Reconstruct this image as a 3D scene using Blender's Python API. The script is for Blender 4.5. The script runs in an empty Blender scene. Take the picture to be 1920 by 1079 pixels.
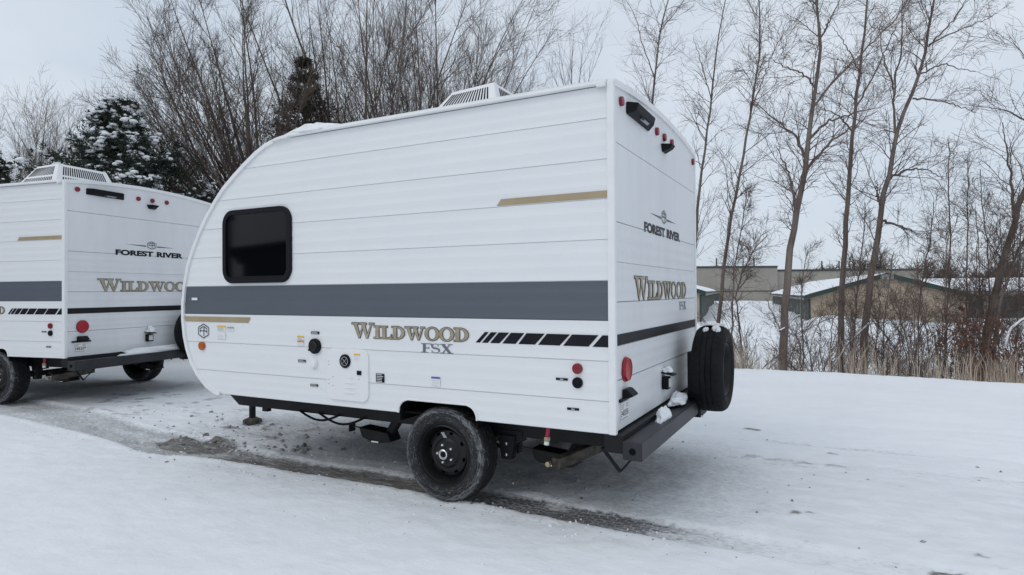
import bpy, bmesh, math, random
import numpy as np
from mathutils import Matrix, Vector

random.seed(7)
RNG = np.random.default_rng(11)
R = math.radians
SC = bpy.context.scene
COL = SC.collection

# ---------------------------------------------------------------- camera
CAM_F, CAM_YAW, CAM_PITCH, CAM_ROLL = 1175.78, -0.484145, 0.0068627, -0.0061214
CAM_P = np.array([1.098, -3.2782, 1.33477])


def cam_axes():
    cy, sy = math.cos(CAM_YAW), math.sin(CAM_YAW)
    f = np.array([sy * math.cos(CAM_PITCH), cy * math.cos(CAM_PITCH), math.sin(CAM_PITCH)])
    r = np.array([cy, -sy, 0.0])
    u = np.cross(r, f)
    c, s = math.cos(CAM_ROLL), math.sin(CAM_ROLL)
    return c * r + s * u, -s * r + c * u, f


AX_R, AX_U, AX_F = cam_axes()
cam_data = bpy.data.cameras.new('camera')
cam_data.sensor_width = 36.0
cam_data.lens = CAM_F / 1920.0 * 36.0
cam_data.clip_start = 0.05
cam_data.clip_end = 2000.0
cam = bpy.data.objects.new('camera', cam_data)
COL.objects.link(cam)
M = Matrix(((AX_R[0], AX_U[0], -AX_F[0], CAM_P[0]),
            (AX_R[1], AX_U[1], -AX_F[1], CAM_P[1]),
            (AX_R[2], AX_U[2], -AX_F[2], CAM_P[2]),
            (0, 0, 0, 1)))
cam.matrix_world = M
SC.camera = cam


def at(u, v, d):
    """surveyed point: photograph pixel u, v at depth d metres"""
    return CAM_P + d * (AX_F + AX_R * (u - 960) / CAM_F - AX_U * (v - 539.5) / CAM_F)


# ---------------------------------------------------------------- world, sun, exposure
SUN_EL, SUN_AZ = R(48), R(205)          # high, veiled by cloud
world = bpy.data.worlds.new('World')
SC.world = world
world.use_nodes = True
nt = world.node_tree
nt.nodes.clear()
N = nt.nodes.new
out = N('ShaderNodeOutputWorld')
bg = N('ShaderNodeBackground')
sky = N('ShaderNodeTexSky')
sky.sky_type = 'NISHITA'
sky.sun_disc = False
sky.sun_elevation = SUN_EL
sky.sun_rotation = SUN_AZ
sky.air_density = 1.0
sky.dust_density = 2.0
tc = N('ShaderNodeTexCoord')
mp = N('ShaderNodeMapping')
mp.inputs['Scale'].default_value = (1.0, 1.0, 2.2)
noise = N('ShaderNodeTexNoise')
noise.inputs['Scale'].default_value = 2.4
noise.inputs['Detail'].default_value = 6.0
noise.inputs['Roughness'].default_value = 0.52
noise.inputs['Distortion'].default_value = 0.35
ramp = N('ShaderNodeValToRGB')
ramp.color_ramp.elements[0].position = 0.33
ramp.color_ramp.elements[0].color = (5.45, 6.15, 7.02, 1)
ramp.color_ramp.elements[1].position = 0.66
ramp.color_ramp.elements[1].color = (6.55, 7.12, 7.80, 1)
mix = N('ShaderNodeMix')
mix.data_type = 'RGBA'
mix.inputs[0].default_value = 0.9
bg.inputs['Strength'].default_value = 0.1
L = nt.links.new
L(tc.outputs['Generated'], mp.inputs['Vector'])
L(mp.outputs['Vector'], noise.inputs['Vector'])
L(noise.outputs['Fac'], ramp.inputs['Fac'])
L(sky.outputs['Color'], mix.inputs[6])
L(ramp.outputs['Color'], mix.inputs[7])
L(mix.outputs[2], bg.inputs['Color'])
L(bg.outputs['Background'], out.inputs['Surface'])

sun_d = bpy.data.lights.new('sun', 'SUN')
sun_d.energy = 0.5
sun_d.angle = R(40)
sun_d.color = (1.0, 0.98, 0.96)
sun = bpy.data.objects.new('sun', sun_d)
COL.objects.link(sun)
sd = Vector((math.sin(SUN_AZ) * math.cos(SUN_EL), math.cos(SUN_AZ) * math.cos(SUN_EL), math.sin(SUN_EL)))
sun.rotation_euler = sd.to_track_quat('Z', 'Y').to_euler()

SC.view_settings.view_transform = 'Standard'
SC.view_settings.look = 'None'
SC.view_settings.gamma = 1.0
SC.view_settings.exposure = 0.2
SC.view_settings.use_curve_mapping = False


# ---------------------------------------------------------------- materials
def mat(name, col, rough=0.6, metal=0.0, col2=None, nscale=8.0, nlo=0.4, nhi=0.6, bump=0.0, bscale=40.0,
        spec=0.5, detail=5.0, stretch=(1, 1, 1), rough2=None):
    m = bpy.data.materials.new(name)
    m.use_nodes = True
    t = m.node_tree
    b = t.nodes['Principled BSDF']
    b.inputs['Base Color'].default_value = (*col, 1)
    b.inputs['Roughness'].default_value = rough
    b.inputs['Metallic'].default_value = metal
    b.inputs['Specular IOR Level'].default_value = spec
    if col2 is not None or bump > 0:
        c = t.nodes.new('ShaderNodeTexCoord')
        mpn = t.nodes.new('ShaderNodeMapping')
        mpn.inputs['Scale'].default_value = stretch
        t.links.new(c.outputs['Object'], mpn.inputs['Vector'])
    if col2 is not None:
        n = t.nodes.new('ShaderNodeTexNoise')
        n.inputs['Scale'].default_value = nscale
        n.inputs['Detail'].default_value = detail
        n.inputs['Roughness'].default_value = 0.6
        t.links.new(mpn.outputs['Vector'], n.inputs['Vector'])
        rp = t.nodes.new('ShaderNodeValToRGB')
        rp.color_ramp.elements[0].position = nlo
        rp.color_ramp.elements[0].color = (*col, 1)
        rp.color_ramp.elements[1].position = nhi
        rp.color_ramp.elements[1].color = (*col2, 1)
        t.links.new(n.outputs['Fac'], rp.inputs['Fac'])
        t.links.new(rp.outputs['Color'], b.inputs['Base Color'])
        if rough2 is not None:
            mr = t.nodes.new('ShaderNodeMapRange')
            mr.inputs['From Min'].default_value = nlo
            mr.inputs['From Max'].default_value = nhi
            mr.inputs['To Min'].default_value = rough
            mr.inputs['To Max'].default_value = rough2
            t.links.new(n.outputs['Fac'], mr.inputs['Value'])
            t.links.new(mr.outputs['Result'], b.inputs['Roughness'])
    if bump > 0:
        n2 = t.nodes.new('ShaderNodeTexNoise')
        n2.inputs['Scale'].default_value = bscale
        n2.inputs['Detail'].default_value = 4.0
        t.links.new(mpn.outputs['Vector'], n2.inputs['Vector'])
        bp = t.nodes.new('ShaderNodeBump')
        bp.inputs['Strength'].default_value = 1.0
        bp.inputs['Distance'].default_value = bump
        t.links.new(n2.outputs['Fac'], bp.inputs['Height'])
        t.links.new(bp.outputs['Normal'], b.inputs['Normal'])
    return m


MT = dict(
    white=mat('white_siding', (0.80, 0.805, 0.812), 0.38, col2=(0.765, 0.772, 0.785), nscale=1.6, nlo=0.3, nhi=0.75,
              bump=0.0022, bscale=5.0, stretch=(0.8, 1, 2.4), rough2=0.5),
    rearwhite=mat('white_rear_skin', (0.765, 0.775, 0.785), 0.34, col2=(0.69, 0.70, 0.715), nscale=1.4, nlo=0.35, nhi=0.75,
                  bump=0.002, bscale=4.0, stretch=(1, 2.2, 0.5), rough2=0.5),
    trim=mat('white_trim', (0.81, 0.815, 0.815), 0.4, col2=(0.74, 0.745, 0.745), nscale=6, nlo=0.45, nhi=0.8),
    plastic=mat('white_plastic', (0.80, 0.80, 0.80), 0.45),
    grey=mat('grey_stripe', (0.090, 0.104, 0.126), 0.42, col2=(0.102, 0.116, 0.139), nscale=2.0, nlo=0.3, nhi=0.8,
             bump=0.002, bscale=5.0, stretch=(0.8, 1, 2.4)),
    gold=mat('gold_vinyl', (0.40, 0.315, 0.195), 0.4, col2=(0.36, 0.28, 0.175), nscale=5),
    letter_gold=mat('letter_gold', (0.42, 0.36, 0.25), 0.35, col2=(0.30, 0.245, 0.16), nscale=9, nlo=0.35, nhi=0.7),
    letter_dark=mat('letter_outline', (0.075, 0.078, 0.085), 0.4),
    letter_grey=mat('letter_grey', (0.13, 0.15, 0.18), 0.4),
    black_vinyl=mat('black_vinyl', (0.006, 0.006, 0.010), 0.4, spec=0.25, col2=(0.014, 0.014, 0.018), nscale=14, nlo=0.5, nhi=0.8),
    black=mat('black_plastic', (0.0045, 0.005, 0.007), 0.5, spec=0.18),
    black_frame=mat('black_window_frame', (0.006, 0.0065, 0.010), 0.5, spec=0.2),
    chassis=mat('chassis_paint', (0.006, 0.006, 0.007), 0.55, spec=0.3, col2=(0.016, 0.015, 0.015), nscale=6, nlo=0.45, nhi=0.8),
    under=mat('underbelly', (0.006, 0.006, 0.007), 0.9, spec=0.1),
    bumper=mat('bumper_paint', (0.018, 0.019, 0.023), 0.45, spec=0.35, col2=(0.034, 0.035, 0.039), nscale=5, nlo=0.45, nhi=0.8,
               bump=0.0008, bscale=60),
    glass=mat('tinted_glass', (0.002, 0.0025, 0.0035), 0.05, spec=0.22),
    rubber=mat('tyre_rubber', (0.011, 0.011, 0.012), 0.8, spec=0.25, col2=(0.13, 0.133, 0.14), nscale=30, nlo=0.50, nhi=0.78, bump=0.0012,
               bscale=60, detail=8),
    rubber_clean=mat('spare_rubber', (0.006, 0.006, 0.007), 0.7, spec=0.2, col2=(0.011, 0.011, 0.012), nscale=10, bump=0.001, bscale=60),
    rim=mat('black_rim', (0.006, 0.006, 0.0065), 0.42, spec=0.35, col2=(0.016, 0.016, 0.017), nscale=10, nlo=0.5, nhi=0.85),
    chrome=mat('chrome', (0.75, 0.75, 0.76), 0.25, metal=1.0),
    red=mat('red_lens', (0.26, 0.010, 0.022), 0.3, col2=(0.17, 0.008, 0.016), nscale=60),
    tail=mat('tail_lens', (0.42, 0.006, 0.018), 0.25, col2=(0.28, 0.005, 0.014), nscale=70),
    amber=mat('amber_lens', (0.50, 0.13, 0.012), 0.25, col2=(0.34, 0.08, 0.01), nscale=60),
    sticker=mat('white_sticker', (0.78, 0.78, 0.78), 0.5),
    print=mat('grey_print', (0.33, 0.35, 0.37), 0.6),
    lightprint=mat('pale_print', (0.62, 0.63, 0.64), 0.6),
    yellow=mat('yellow_print', (0.72, 0.48, 0.06), 0.5),
    orange=mat('orange_print', (0.62, 0.25, 0.06), 0.5),
    blue=mat('blue_print', (0.08, 0.10, 0.42), 0.5),
    brass=mat('brass', (0.42, 0.36, 0.22), 0.4, metal=0.7),
    valve=mat('red_valve', (0.45, 0.02, 0.06), 0.45),
    dirty_steel=mat('dirty_steel', (0.03, 0.026, 0.021), 0.7, col2=(0.085, 0.074, 0.06), nscale=16, bump=0.002),
    snowlump=mat('snow_lump', (0.84, 0.855, 0.87), 0.75, bump=0.006, bscale=25),
    bark=mat('bark_grey_brown', (0.095, 0.074, 0.062), 0.9, col2=(0.16, 0.135, 0.12), nscale=6, bump=0.008, bscale=20, stretch=(1, 1, .25)),
    bark2=mat('bark_brown', (0.115, 0.085, 0.072), 0.9, col2=(0.20, 0.16, 0.14), nscale=5, bump=0.008, bscale=20, stretch=(1, 1, .25)),
    twig=mat('twig_brown', (0.122, 0.092, 0.074), 0.9),
    twig2=mat('twig_red_brown', (0.135, 0.098, 0.082), 0.9),
    needle=mat('needles_green', (0.018, 0.028, 0.020), 0.8, col2=(0.035, 0.048, 0.032), nscale=3),
    needle2=mat('needles_dark', (0.026, 0.027, 0.018), 0.8, col2=(0.055, 0.048, 0.032), nscale=3),
    drygrass=mat('dry_grass', (0.52, 0.44, 0.35), 0.9, col2=(0.38, 0.30, 0.235), nscale=2.5),
    deadleaf=mat('dead_leaf', (0.18, 0.075, 0.045), 0.85, col2=(0.12, 0.055, 0.036), nscale=3),
    tanwall=mat('tan_block_wall', (0.40, 0.325, 0.245), 0.9, col2=(0.34, 0.275, 0.21), nscale=1.2, bump=0.01, bscale=4),
    greywall=mat('taupe_wall', (0.335, 0.315, 0.275), 0.9, col2=(0.30, 0.28, 0.245), nscale=0.4),
    greentrim=mat('green_trim', (0.014, 0.042, 0.034), 0.6),
    darktrim=mat('dark_coping', (0.045, 0.05, 0.05), 0.6),
    door=mat('dark_green_door', (0.045, 0.06, 0.055), 0.6),
    post=mat('pale_post', (0.24, 0.25, 0.23), 0.7),
    slush=mat('slush_clod', (0.17, 0.16, 0.15), 0.8, col2=(0.46, 0.47, 0.48), nscale=14, bump=0.006, bscale=40),
)


def tyre_material():
    """road film and dried salt scuffed round the sidewall, clean dark tread"""
    m = bpy.data.materials.new('road_tyre')
    m.use_nodes = True
    t = m.node_tree
    b = t.nodes['Principled BSDF']
    n, l = t.nodes.new, t.links.new
    co = n('ShaderNodeTexCoord')
    sp = n('ShaderNodeSeparateXYZ')
    l(co.outputs['Object'], sp.inputs[0])

    def mth(op, a, c=0.0):
        x = n('ShaderNodeMath'); x.operation = op
        for k, v in ((0, a), (1, c)):
            if hasattr(v, 'is_linked'):
                l(v, x.inputs[k])
            else:
                x.inputs[k].default_value = v
        return x.outputs[0]

    r = mth('SQRT', mth('ADD', mth('MULTIPLY', sp.outputs[0], sp.outputs[0]), mth('MULTIPLY', sp.outputs[2], sp.outputs[2])))
    ang = mth('ARCTAN2', sp.outputs[2], sp.outputs[0])
    cb = n('ShaderNodeCombineXYZ')
    l(mth('MULTIPLY', ang, 1.6), cb.inputs[0]); l(mth('MULTIPLY', r, 34.0), cb.inputs[1]); l(mth('MULTIPLY', sp.outputs[1], 20.0), cb.inputs[2])
    nz = n('ShaderNodeTexNoise'); nz.inputs['Scale'].default_value = 3.0; nz.inputs['Detail'].default_value = 9; nz.inputs['Roughness'].default_value = 0.72
    nz.inputs['Distortion'].default_value = 1.6
    l(cb.outputs[0], nz.inputs['Vector'])
    rp = n('ShaderNodeValToRGB')
    e = rp.color_ramp.elements
    e[0].position = 0.19; e[0].color = (0, 0, 0, 1)
    e[1].position = 0.30; e[1].color = (0.05, 0.05, 0.05, 1)
    for p_, v_ in ((0.205, 0.35), (0.245, 0.45), (0.262, 1.0), (0.278, 0.9), (0.289, 0.25)):
        k = e.new(p_); k.color = (v_, v_, v_, 1)
    l(r, rp.inputs['Fac'])
    f = mth('ADD', nz.outputs['Fac'], mth('MULTIPLY', mth('SUBTRACT', rp.outputs['Color'], 1.0), 0.16))
    mr = n('ShaderNodeMapRange'); mr.inputs[1].default_value = 0.44; mr.inputs[2].default_value = 0.62
    l(f, mr.inputs[0])
    film = n('ShaderNodeMix'); film.data_type = 'RGBA'
    film.inputs[6].default_value = (0.010, 0.010, 0.011, 1); film.inputs[7].default_value = (0.042, 0.043, 0.046, 1)
    l(rp.outputs['Color'], film.inputs[0])
    mx = n('ShaderNodeMix'); mx.data_type = 'RGBA'
    mx.inputs[7].default_value = (0.27, 0.275, 0.285, 1)
    l(film.outputs[2], mx.inputs[6]); l(mr.outputs[0], mx.inputs[0])
    l(mx.outputs[2], b.inputs['Base Color'])
    b.inputs['Roughness'].default_value = 0.78
    b.inputs['Specular IOR Level'].default_value = 0.25
    return m


MT['rubber'] = tyre_material()


# ---------------------------------------------------------------- helpers
def mesh_obj(name, verts, faces, m, parent=None, smooth=False, loc=None):
    me = bpy.data.meshes.new(name)
    me.from_pydata([tuple(map(float, v)) for v in verts], [], faces)
    me.update()
    if smooth:
        me.polygons.foreach_set('use_smooth', [True] * len(me.polygons))
    return link(name, me, m, parent, loc)


def link(name, me, m, parent=None, loc=None):
    if m is not None and len(me.materials) == 0:
        me.materials.append(MT[m] if isinstance(m, str) else m)
    o = bpy.data.objects.new(name, me)
    COL.objects.link(o)
    if parent is not None:
        o.parent = parent
    if loc is not None:
        o.location = loc
    return o


def np_mesh(name, V, F, m, parent=None, smooth=True, tri=False):
    """V (n,3) float array, F (k,4|3) int array"""
    me = bpy.data.meshes.new(name)
    V = np.ascontiguousarray(V, dtype=np.float32)
    F = np.ascontiguousarray(F, dtype=np.int32)
    k = F.shape[1]
    me.vertices.add(len(V))
    me.vertices.foreach_set('co', V.ravel())
    me.loops.add(F.size)
    me.loops.foreach_set('vertex_index', F.ravel())
    me.polygons.add(len(F))
    me.polygons.foreach_set('loop_start', np.arange(0, F.size, k, dtype=np.int32))
    me.polygons.foreach_set('loop_total', np.full(len(F), k, dtype=np.int32))
    if smooth:
        me.polygons.foreach_set('use_smooth', np.ones(len(F), dtype=bool))
    me.update(calc_edges=True)
    me.validate()
    return link(name, me, m, parent)


def empty(name, loc=(0, 0, 0), rz=0.0):
    o = bpy.data.objects.new(name, None)
    COL.objects.link(o)
    o.location = loc
    o.rotation_euler = (0, 0, rz)
    o.empty_display_size = 0.2
    return o


def tag(o, label=None, cat=None, group=None, kind=None):
    if label:
        o['label'] = label
    if cat:
        o['category'] = cat
    if group:
        o['group'] = group
    if kind:
        o['kind'] = kind
    return o


class MB:
    """collects simple solids into one mesh"""

    def __init__(self):
        self.v, self.f = [], []

    def add(self, vs, fs):
        n = len(self.v)
        self.v += [tuple(map(float, a)) for a in vs]
        self.f += [tuple(i + n for i in f) for f in fs]
        return self

    def box(self, x0, x1, y0, y1, z0, z1):
        return self.add([(x0, y0, z0), (x1, y0, z0), (x1, y1, z0), (x0, y1, z0), (x0, y0, z1), (x1, y0, z1), (x1, y1, z1), (x0, y1, z1)],
                        [(0, 3, 2, 1), (4, 5, 6, 7), (0, 1, 5, 4), (1, 2, 6, 5), (2, 3, 7, 6), (3, 0, 4, 7)])

    def hexa(self, p):
        """eight corners: bottom ring then top ring"""
        return self.add(p, [(0, 3, 2, 1), (4, 5, 6, 7), (0, 1, 5, 4), (1, 2, 6, 5), (2, 3, 7, 6), (3, 0, 4, 7)])

    def tube(self, pts, rad, n=8, cap=True):
        pts = [Vector(p) for p in pts]
        rads = rad if isinstance(rad, (list, tuple)) else [rad] * len(pts)
        rings = []
        prev = None
        for i, p in enumerate(pts):
            d = (pts[min(i + 1, len(pts) - 1)] - pts[max(i - 1, 0)]).normalized()
            a = prev if prev is not None else (Vector((0, 0, 1)) if abs(d.z) < 0.9 else Vector((1, 0, 0)))
            u = (a - d * a.dot(d)).normalized()
            prev = u
            w = d.cross(u)
            rings.append([p + rads[i] * (math.cos(2 * math.pi * k / n) * u + math.sin(2 * math.pi * k / n) * w) for k in range(n)])
        vs = [v for r in rings for v in r]
        fs = []
        for i in range(len(pts) - 1):
            for k in range(n):
                fs.append((i * n + k, i * n + (k + 1) % n, (i + 1) * n + (k + 1) % n, (i + 1) * n + k))
        if cap:
            fs.append(tuple(range(n))[::-1])
            fs.append(tuple((len(pts) - 1) * n + k for k in range(n)))
        return self.add(vs, fs)

    def prism(self, poly, y0, y1):
        """poly of (x, z) points extruded along y"""
        n = len(poly)
        vs = [(x, y0, z) for x, z in poly] + [(x, y1, z) for x, z in poly]
        fs = [tuple(range(n)), tuple(range(2 * n - 1, n - 1, -1))]
        fs += [(i, i + n, (i + 1) % n + n, (i + 1) % n) for i in range(n)]
        return self.add(vs, fs)

    def lathe(self, prof, n=32, c=(0, 0, 0), axis='y', closed=False):
        """prof of (r, h) turned round an axis through c"""
        vs, fs = [], []
        for k in range(n):
            a = 2 * math.pi * k / n
            for r, h in prof:
                if axis == 'y':
                    vs.append((c[0] + r * math.cos(a), c[1] + h, c[2] + r * math.sin(a)))
                elif axis == 'x':
                    vs.append((c[0] + h, c[1] + r * math.cos(a), c[2] + r * math.sin(a)))
                else:
                    vs.append((c[0] + r * math.cos(a), c[1] + r * math.sin(a), c[2] + h))
        m_ = len(prof)
        for k in range(n):
            k2 = (k + 1) % n
            for j in range(m_ - 1 + (1 if closed else 0)):
                j2 = (j + 1) % m_
                fs.append((k * m_ + j, k * m_ + j2, k2 * m_ + j2, k2 * m_ + j))
        return self.add(vs, fs)

    def build(self, name, m, parent=None, smooth=False, bevel=0.0, loc=None):
        me = bpy.data.meshes.new(name)
        me.from_pydata(self.v, [], self.f)
        bm = bmesh.new()
        bm.from_mesh(me)
        bmesh.ops.remove_doubles(bm, verts=bm.verts, dist=1e-6)
        if bevel > 0:
            ed = [e for e in bm.edges if len(e.link_faces) == 2 and e.calc_face_angle(0) > 0.6]
            bmesh.ops.bevel(bm, geom=ed, offset=bevel, segments=2, affect='EDGES', profile=0.5)
        bmesh.ops.recalc_face_normals(bm, faces=bm.faces)
        bm.to_mesh(me)
        bm.free()
        if smooth:
            me.polygons.foreach_set('use_smooth', [True] * len(me.polygons))
            me.set_sharp_from_angle(angle=R(40))
        return link(name, me, m, parent, loc)


def copy_tree(o, parent=None):
    c = o.copy()
    COL.objects.link(c)
    c.parent = parent
    for ch in o.children:
        copy_tree(ch, c)
    return c


def ss(x):
    x = np.clip(x, 0, 1)
    return x * x * (3 - 2 * x)


_perm = np.random.default_rng(3).random((256, 256))


def vnoise(x, y):
    xi, yi = np.floor(x).astype(int), np.floor(y).astype(int)
    fx, fy = ss(x - xi), ss(y - yi)
    g = lambda a, b: _perm[a % 256, b % 256]
    return (g(xi, yi) * (1 - fx) * (1 - fy) + g(xi + 1, yi) * fx * (1 - fy) + g(xi, yi + 1) * (1 - fx) * fy + g(xi + 1, yi + 1) * fx * fy)


def fbm(x, y, o=4):
    s, a, t = 0, 1.0, 0
    for i in range(o):
        s = s + a * vnoise(x * 2 ** i + 17.3 * i, y * 2 ** i + 5.1 * i)
        t += a
        a *= 0.5
    return s / t


# ---------------------------------------------------------------- ground
MOUNDS = []


def edge_y(x):
    return 7.55 + 0.18 * np.sin(x * 1.3 + 0.6) + 0.5 * (fbm(x * 0.6, x * 0 + 3.0, 3) - 0.5)


def gz(x, y):
    """smooth ground level"""
    x = np.asarray(x, float)
    y = np.asarray(y, float)
    s = y - edge_y(x)
    lot = 0.09 * ss((-x - 4.0) / 2.4)
    berm = 0.07 * np.exp(-((s + 0.25) / 0.35) ** 2)
    z = lot * (1 - ss((s + 1) / 2)) + berm - 1.30 * ss(s / 6.0) + 0.85 * ss((s - 22) / 70)
    z = z + 0.35 * (fbm(x * 0.22, y * 0.22, 3) - 0.5) * ss((s - 1) / 5)
    for mx, my, mr, mh in MOUNDS:
        d2 = ((x - mx) ** 2 + (y - my) ** 2) / mr ** 2
        z = z + mh * np.exp(-d2) * (0.75 + 0.5 * fbm(x * 1.3, y * 1.3, 3))
    return z


for (u_, d_, r_, h_) in ((1530, 45.5, 1.2, 0.35), (1558, 44.5, 1.3, 0.50), (1596, 43.5, 1.6, 0.28), (1650, 43, 2.0, 0.20), (1705, 42.5, 2.0, 0.18),
                         (1760, 42, 2.2, 0.12), (1830, 41, 2.5, 0.25), (1400, 75, 3.5, 0.5), (1360, 70, 3.0, 0.4), (1440, 60, 2.0, 0.3)):
    q = at(u_, 545, d_)
    MOUNDS.append((q[0], q[1], r_, h_))

TRACK_Y = 0.27


def gauss(a, w):
    return np.exp(-(a / w) ** 2)


def lot_detail(x, y):
    """wheel ruts, grime, painted under-trailer shade and packed snow of the lot: returns dz, dirt_shade, wet, packed"""
    n1 = fbm(x * 2.2, y * 6.0, 4)
    n2 = fbm(x * 7, y * 9, 4)
    n3 = fbm(x * 22, y * 26, 3)
    wob = 0.05 * (fbm(x * 0.8, x * 0 + 9, 3) - 0.5) + 0.10 * ss((-x - 4.2) / 3)
    cy = TRACK_Y + wob
    d = y - cy
    half = 0.105 + 0.05 * ss((-x - 2.9) / 1.6) + 0.12 * gauss(x + 4.1, 0.55) + 0.10 * ss((-x - 4.5) / 1.5)
    edge = 0.06 + 0.05 * ss((-x - 3.5) / 1.5)
    inside = 1 - ss((np.abs(d + 0.05 * (n2 - 0.5)) - half) / edge + 0.2)
    along = ss((x + 8.5) / 1.5) * (1 - ss((x - 0.1) / 0.9) * 0.75) * (1 - ss((x - 1.6) / 1.5))
    track = inside * along
    strength = 0.42 + 0.52 * gauss(x + 2.7, 1.1) + 0.22 * gauss(x + 1.7, .8) + 0.12 * gauss(x + 0.4, .5)
    strength = strength - 0.06 * ss((-x - 5) / 1.2)
    dirt_shade = track * strength * (0.55 + 0.9 * n1)
    patch = gauss((x + 4.0), 0.46) * gauss((y - 0.36), 0.24)
    patch = ss((patch * (0.75 + 0.7 * n2) - 0.26) / 0.36)
    dirt_shade = np.maximum(dirt_shade, patch * 1.0)
    # churned area near the jack and to its left
    churn = gauss(x + 3.9, 1.1) * gauss(y - 0.95, 0.55)
    spots = ss((n2 + 0.35 * n3 - 0.80) / 0.12)
    dirt_shade = np.maximum(dirt_shade, churn * spots * 0.8)
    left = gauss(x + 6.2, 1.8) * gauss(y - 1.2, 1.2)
    dirt_shade = np.maximum(dirt_shade, left * (0.16 * n1 + ss((n2 + .3 * n3 - 0.74) / 0.15) * 0.5))
    # thin grey scatter, deepened to paint shade under the trailer; also far wheel path and beyond the bumper
    und_dirt_shade = gauss(y - 1.25, 1.1) * ss((x + 5.5) / 2) * (1 - ss((x + 0.3) / 1.5))
    dirt_shade = np.maximum(dirt_shade, und_dirt_shade * (0.20 + 0.34 * n1))
    far = (gauss(y - 2.05 - 0.06 * x, 0.16) + 0.5 * gauss(y - 2.75 - 0.05 * x, 0.2)) * ss((x + 0.6) / 1.0) * (1 - ss((x - 5.0) / 3))
    flecks = ss((fbm(x * 1.4, y * 11, 4) + 0.3 * n3 - 0.74) / 0.2)
    dirt_shade = np.maximum(dirt_shade, far * (0.12 + 0.42 * flecks))
    gen = ss((fbm(x * 1.3 + 40, y * 7.5, 4) + 0.25 * n3 - 0.83) / 0.12) * gauss(y - 1.7, 1.5) * ss((x + 1) / 1.5)
    dirt_shade = np.maximum(dirt_shade, gen * 0.3)
    near = gauss(y - 0.26, 0.22) * ss((x - 0.2) / 1.0)
    dirt_shade = np.maximum(dirt_shade, near * 0.30 * ss((n2 + .25 * n3 - 0.70) / 0.2))
    for fx, fy, fr in ((1.72, 0.61, 0.06), (0.84, 0.86, 0.05), (0.92, 0.90, 0.04), (1.02, 2.48, 0.10), (1.55, 0.27, 0.16), (0.35, 3.1, 0.12)):
        dirt_shade = np.maximum(dirt_shade, ss((np.exp(-((x - fx) / fr) ** 2 - ((y - fy) / (fr * 0.6)) ** 2) * (n2 + n3) - 0.5) / 0.4) * 0.75)
    wet = inside * gauss(x + 0.35, 0.62) * (x > -1.0) * ss((n1 - 0.18) / 0.25) * (1 - ss((x - 0.35) / 0.25))
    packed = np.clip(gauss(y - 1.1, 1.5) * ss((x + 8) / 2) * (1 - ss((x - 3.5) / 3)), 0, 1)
    tr2 = sum(gauss(y - c_ - 0.05 * x - 0.04 * np.sin(x * 1.7 + c_), 0.09) for c_ in (1.95, 2.2, 2.75, 3.7)) * ss((x + 0.4) / 1.2) * (1 - ss((x - 6.0) / 3))
    dz2 = -0.012 * tr2 * (0.5 + n1)
    rut = dz2 - 0.022 * inside * ss((x + 8.5) / 1.5) * (1 - ss((x - 0.8) / 2.0))
    ridge = 0.012 * gauss(np.abs(d) - half - 0.07, 0.05) * along * n2
    crumb = (n3 - 0.5) * (0.010 + 0.022 * np.clip(dirt_shade, 0, 1) + 0.014 * churn) + (n2 - 0.5) * (0.018 + 0.05 * churn + 0.03 * patch)
    drift = (fbm(x * 0.6, y * 0.9, 3) - 0.5) * 0.055
    away = ss((np.abs(x + 1) - 9) / 3) + ss((y - 5.5) / 2)
    dz = rut + ridge + crumb + drift * (0.45 + 0.55 * ss((np.abs(y - 1.2) - 1.2) / 1.2))
    return dz * (1 - 0.0 * away), np.clip(dirt_shade, 0, 1), np.clip(wet, 0, 1), packed


def axis(lo, a, b, hi, step, grow):
    m = list(np.arange(a, b, step))
    s, x, lo_ = step, a, []
    while x > lo:
        s *= grow
        x -= s
        lo_.append(x)
    s, x, hi_ = step, m[-1], []
    while x < hi:
        s *= grow
        x += s
        hi_.append(x)
    return np.array(lo_[::-1] + m + hi_)


gx = axis(-420, -7.6, 3.6, 420, 0.028, 1.055)
gy = axis(-120, -1.9, 4.2, 420, 0.028, 1.04)
GX, GY = np.meshgrid(gx, gy)
dz_, dirt_shade_, wet_, packed_ = lot_detail(GX, GY)
GZ = gz(GX, GY) + dz_
nx, ny = len(gx), len(gy)
idx = np.arange(nx * ny).reshape(ny, nx)
GF = np.stack([idx[:-1, :-1], idx[:-1, 1:], idx[1:, 1:], idx[1:, :-1]], -1).reshape(-1, 4)


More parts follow.
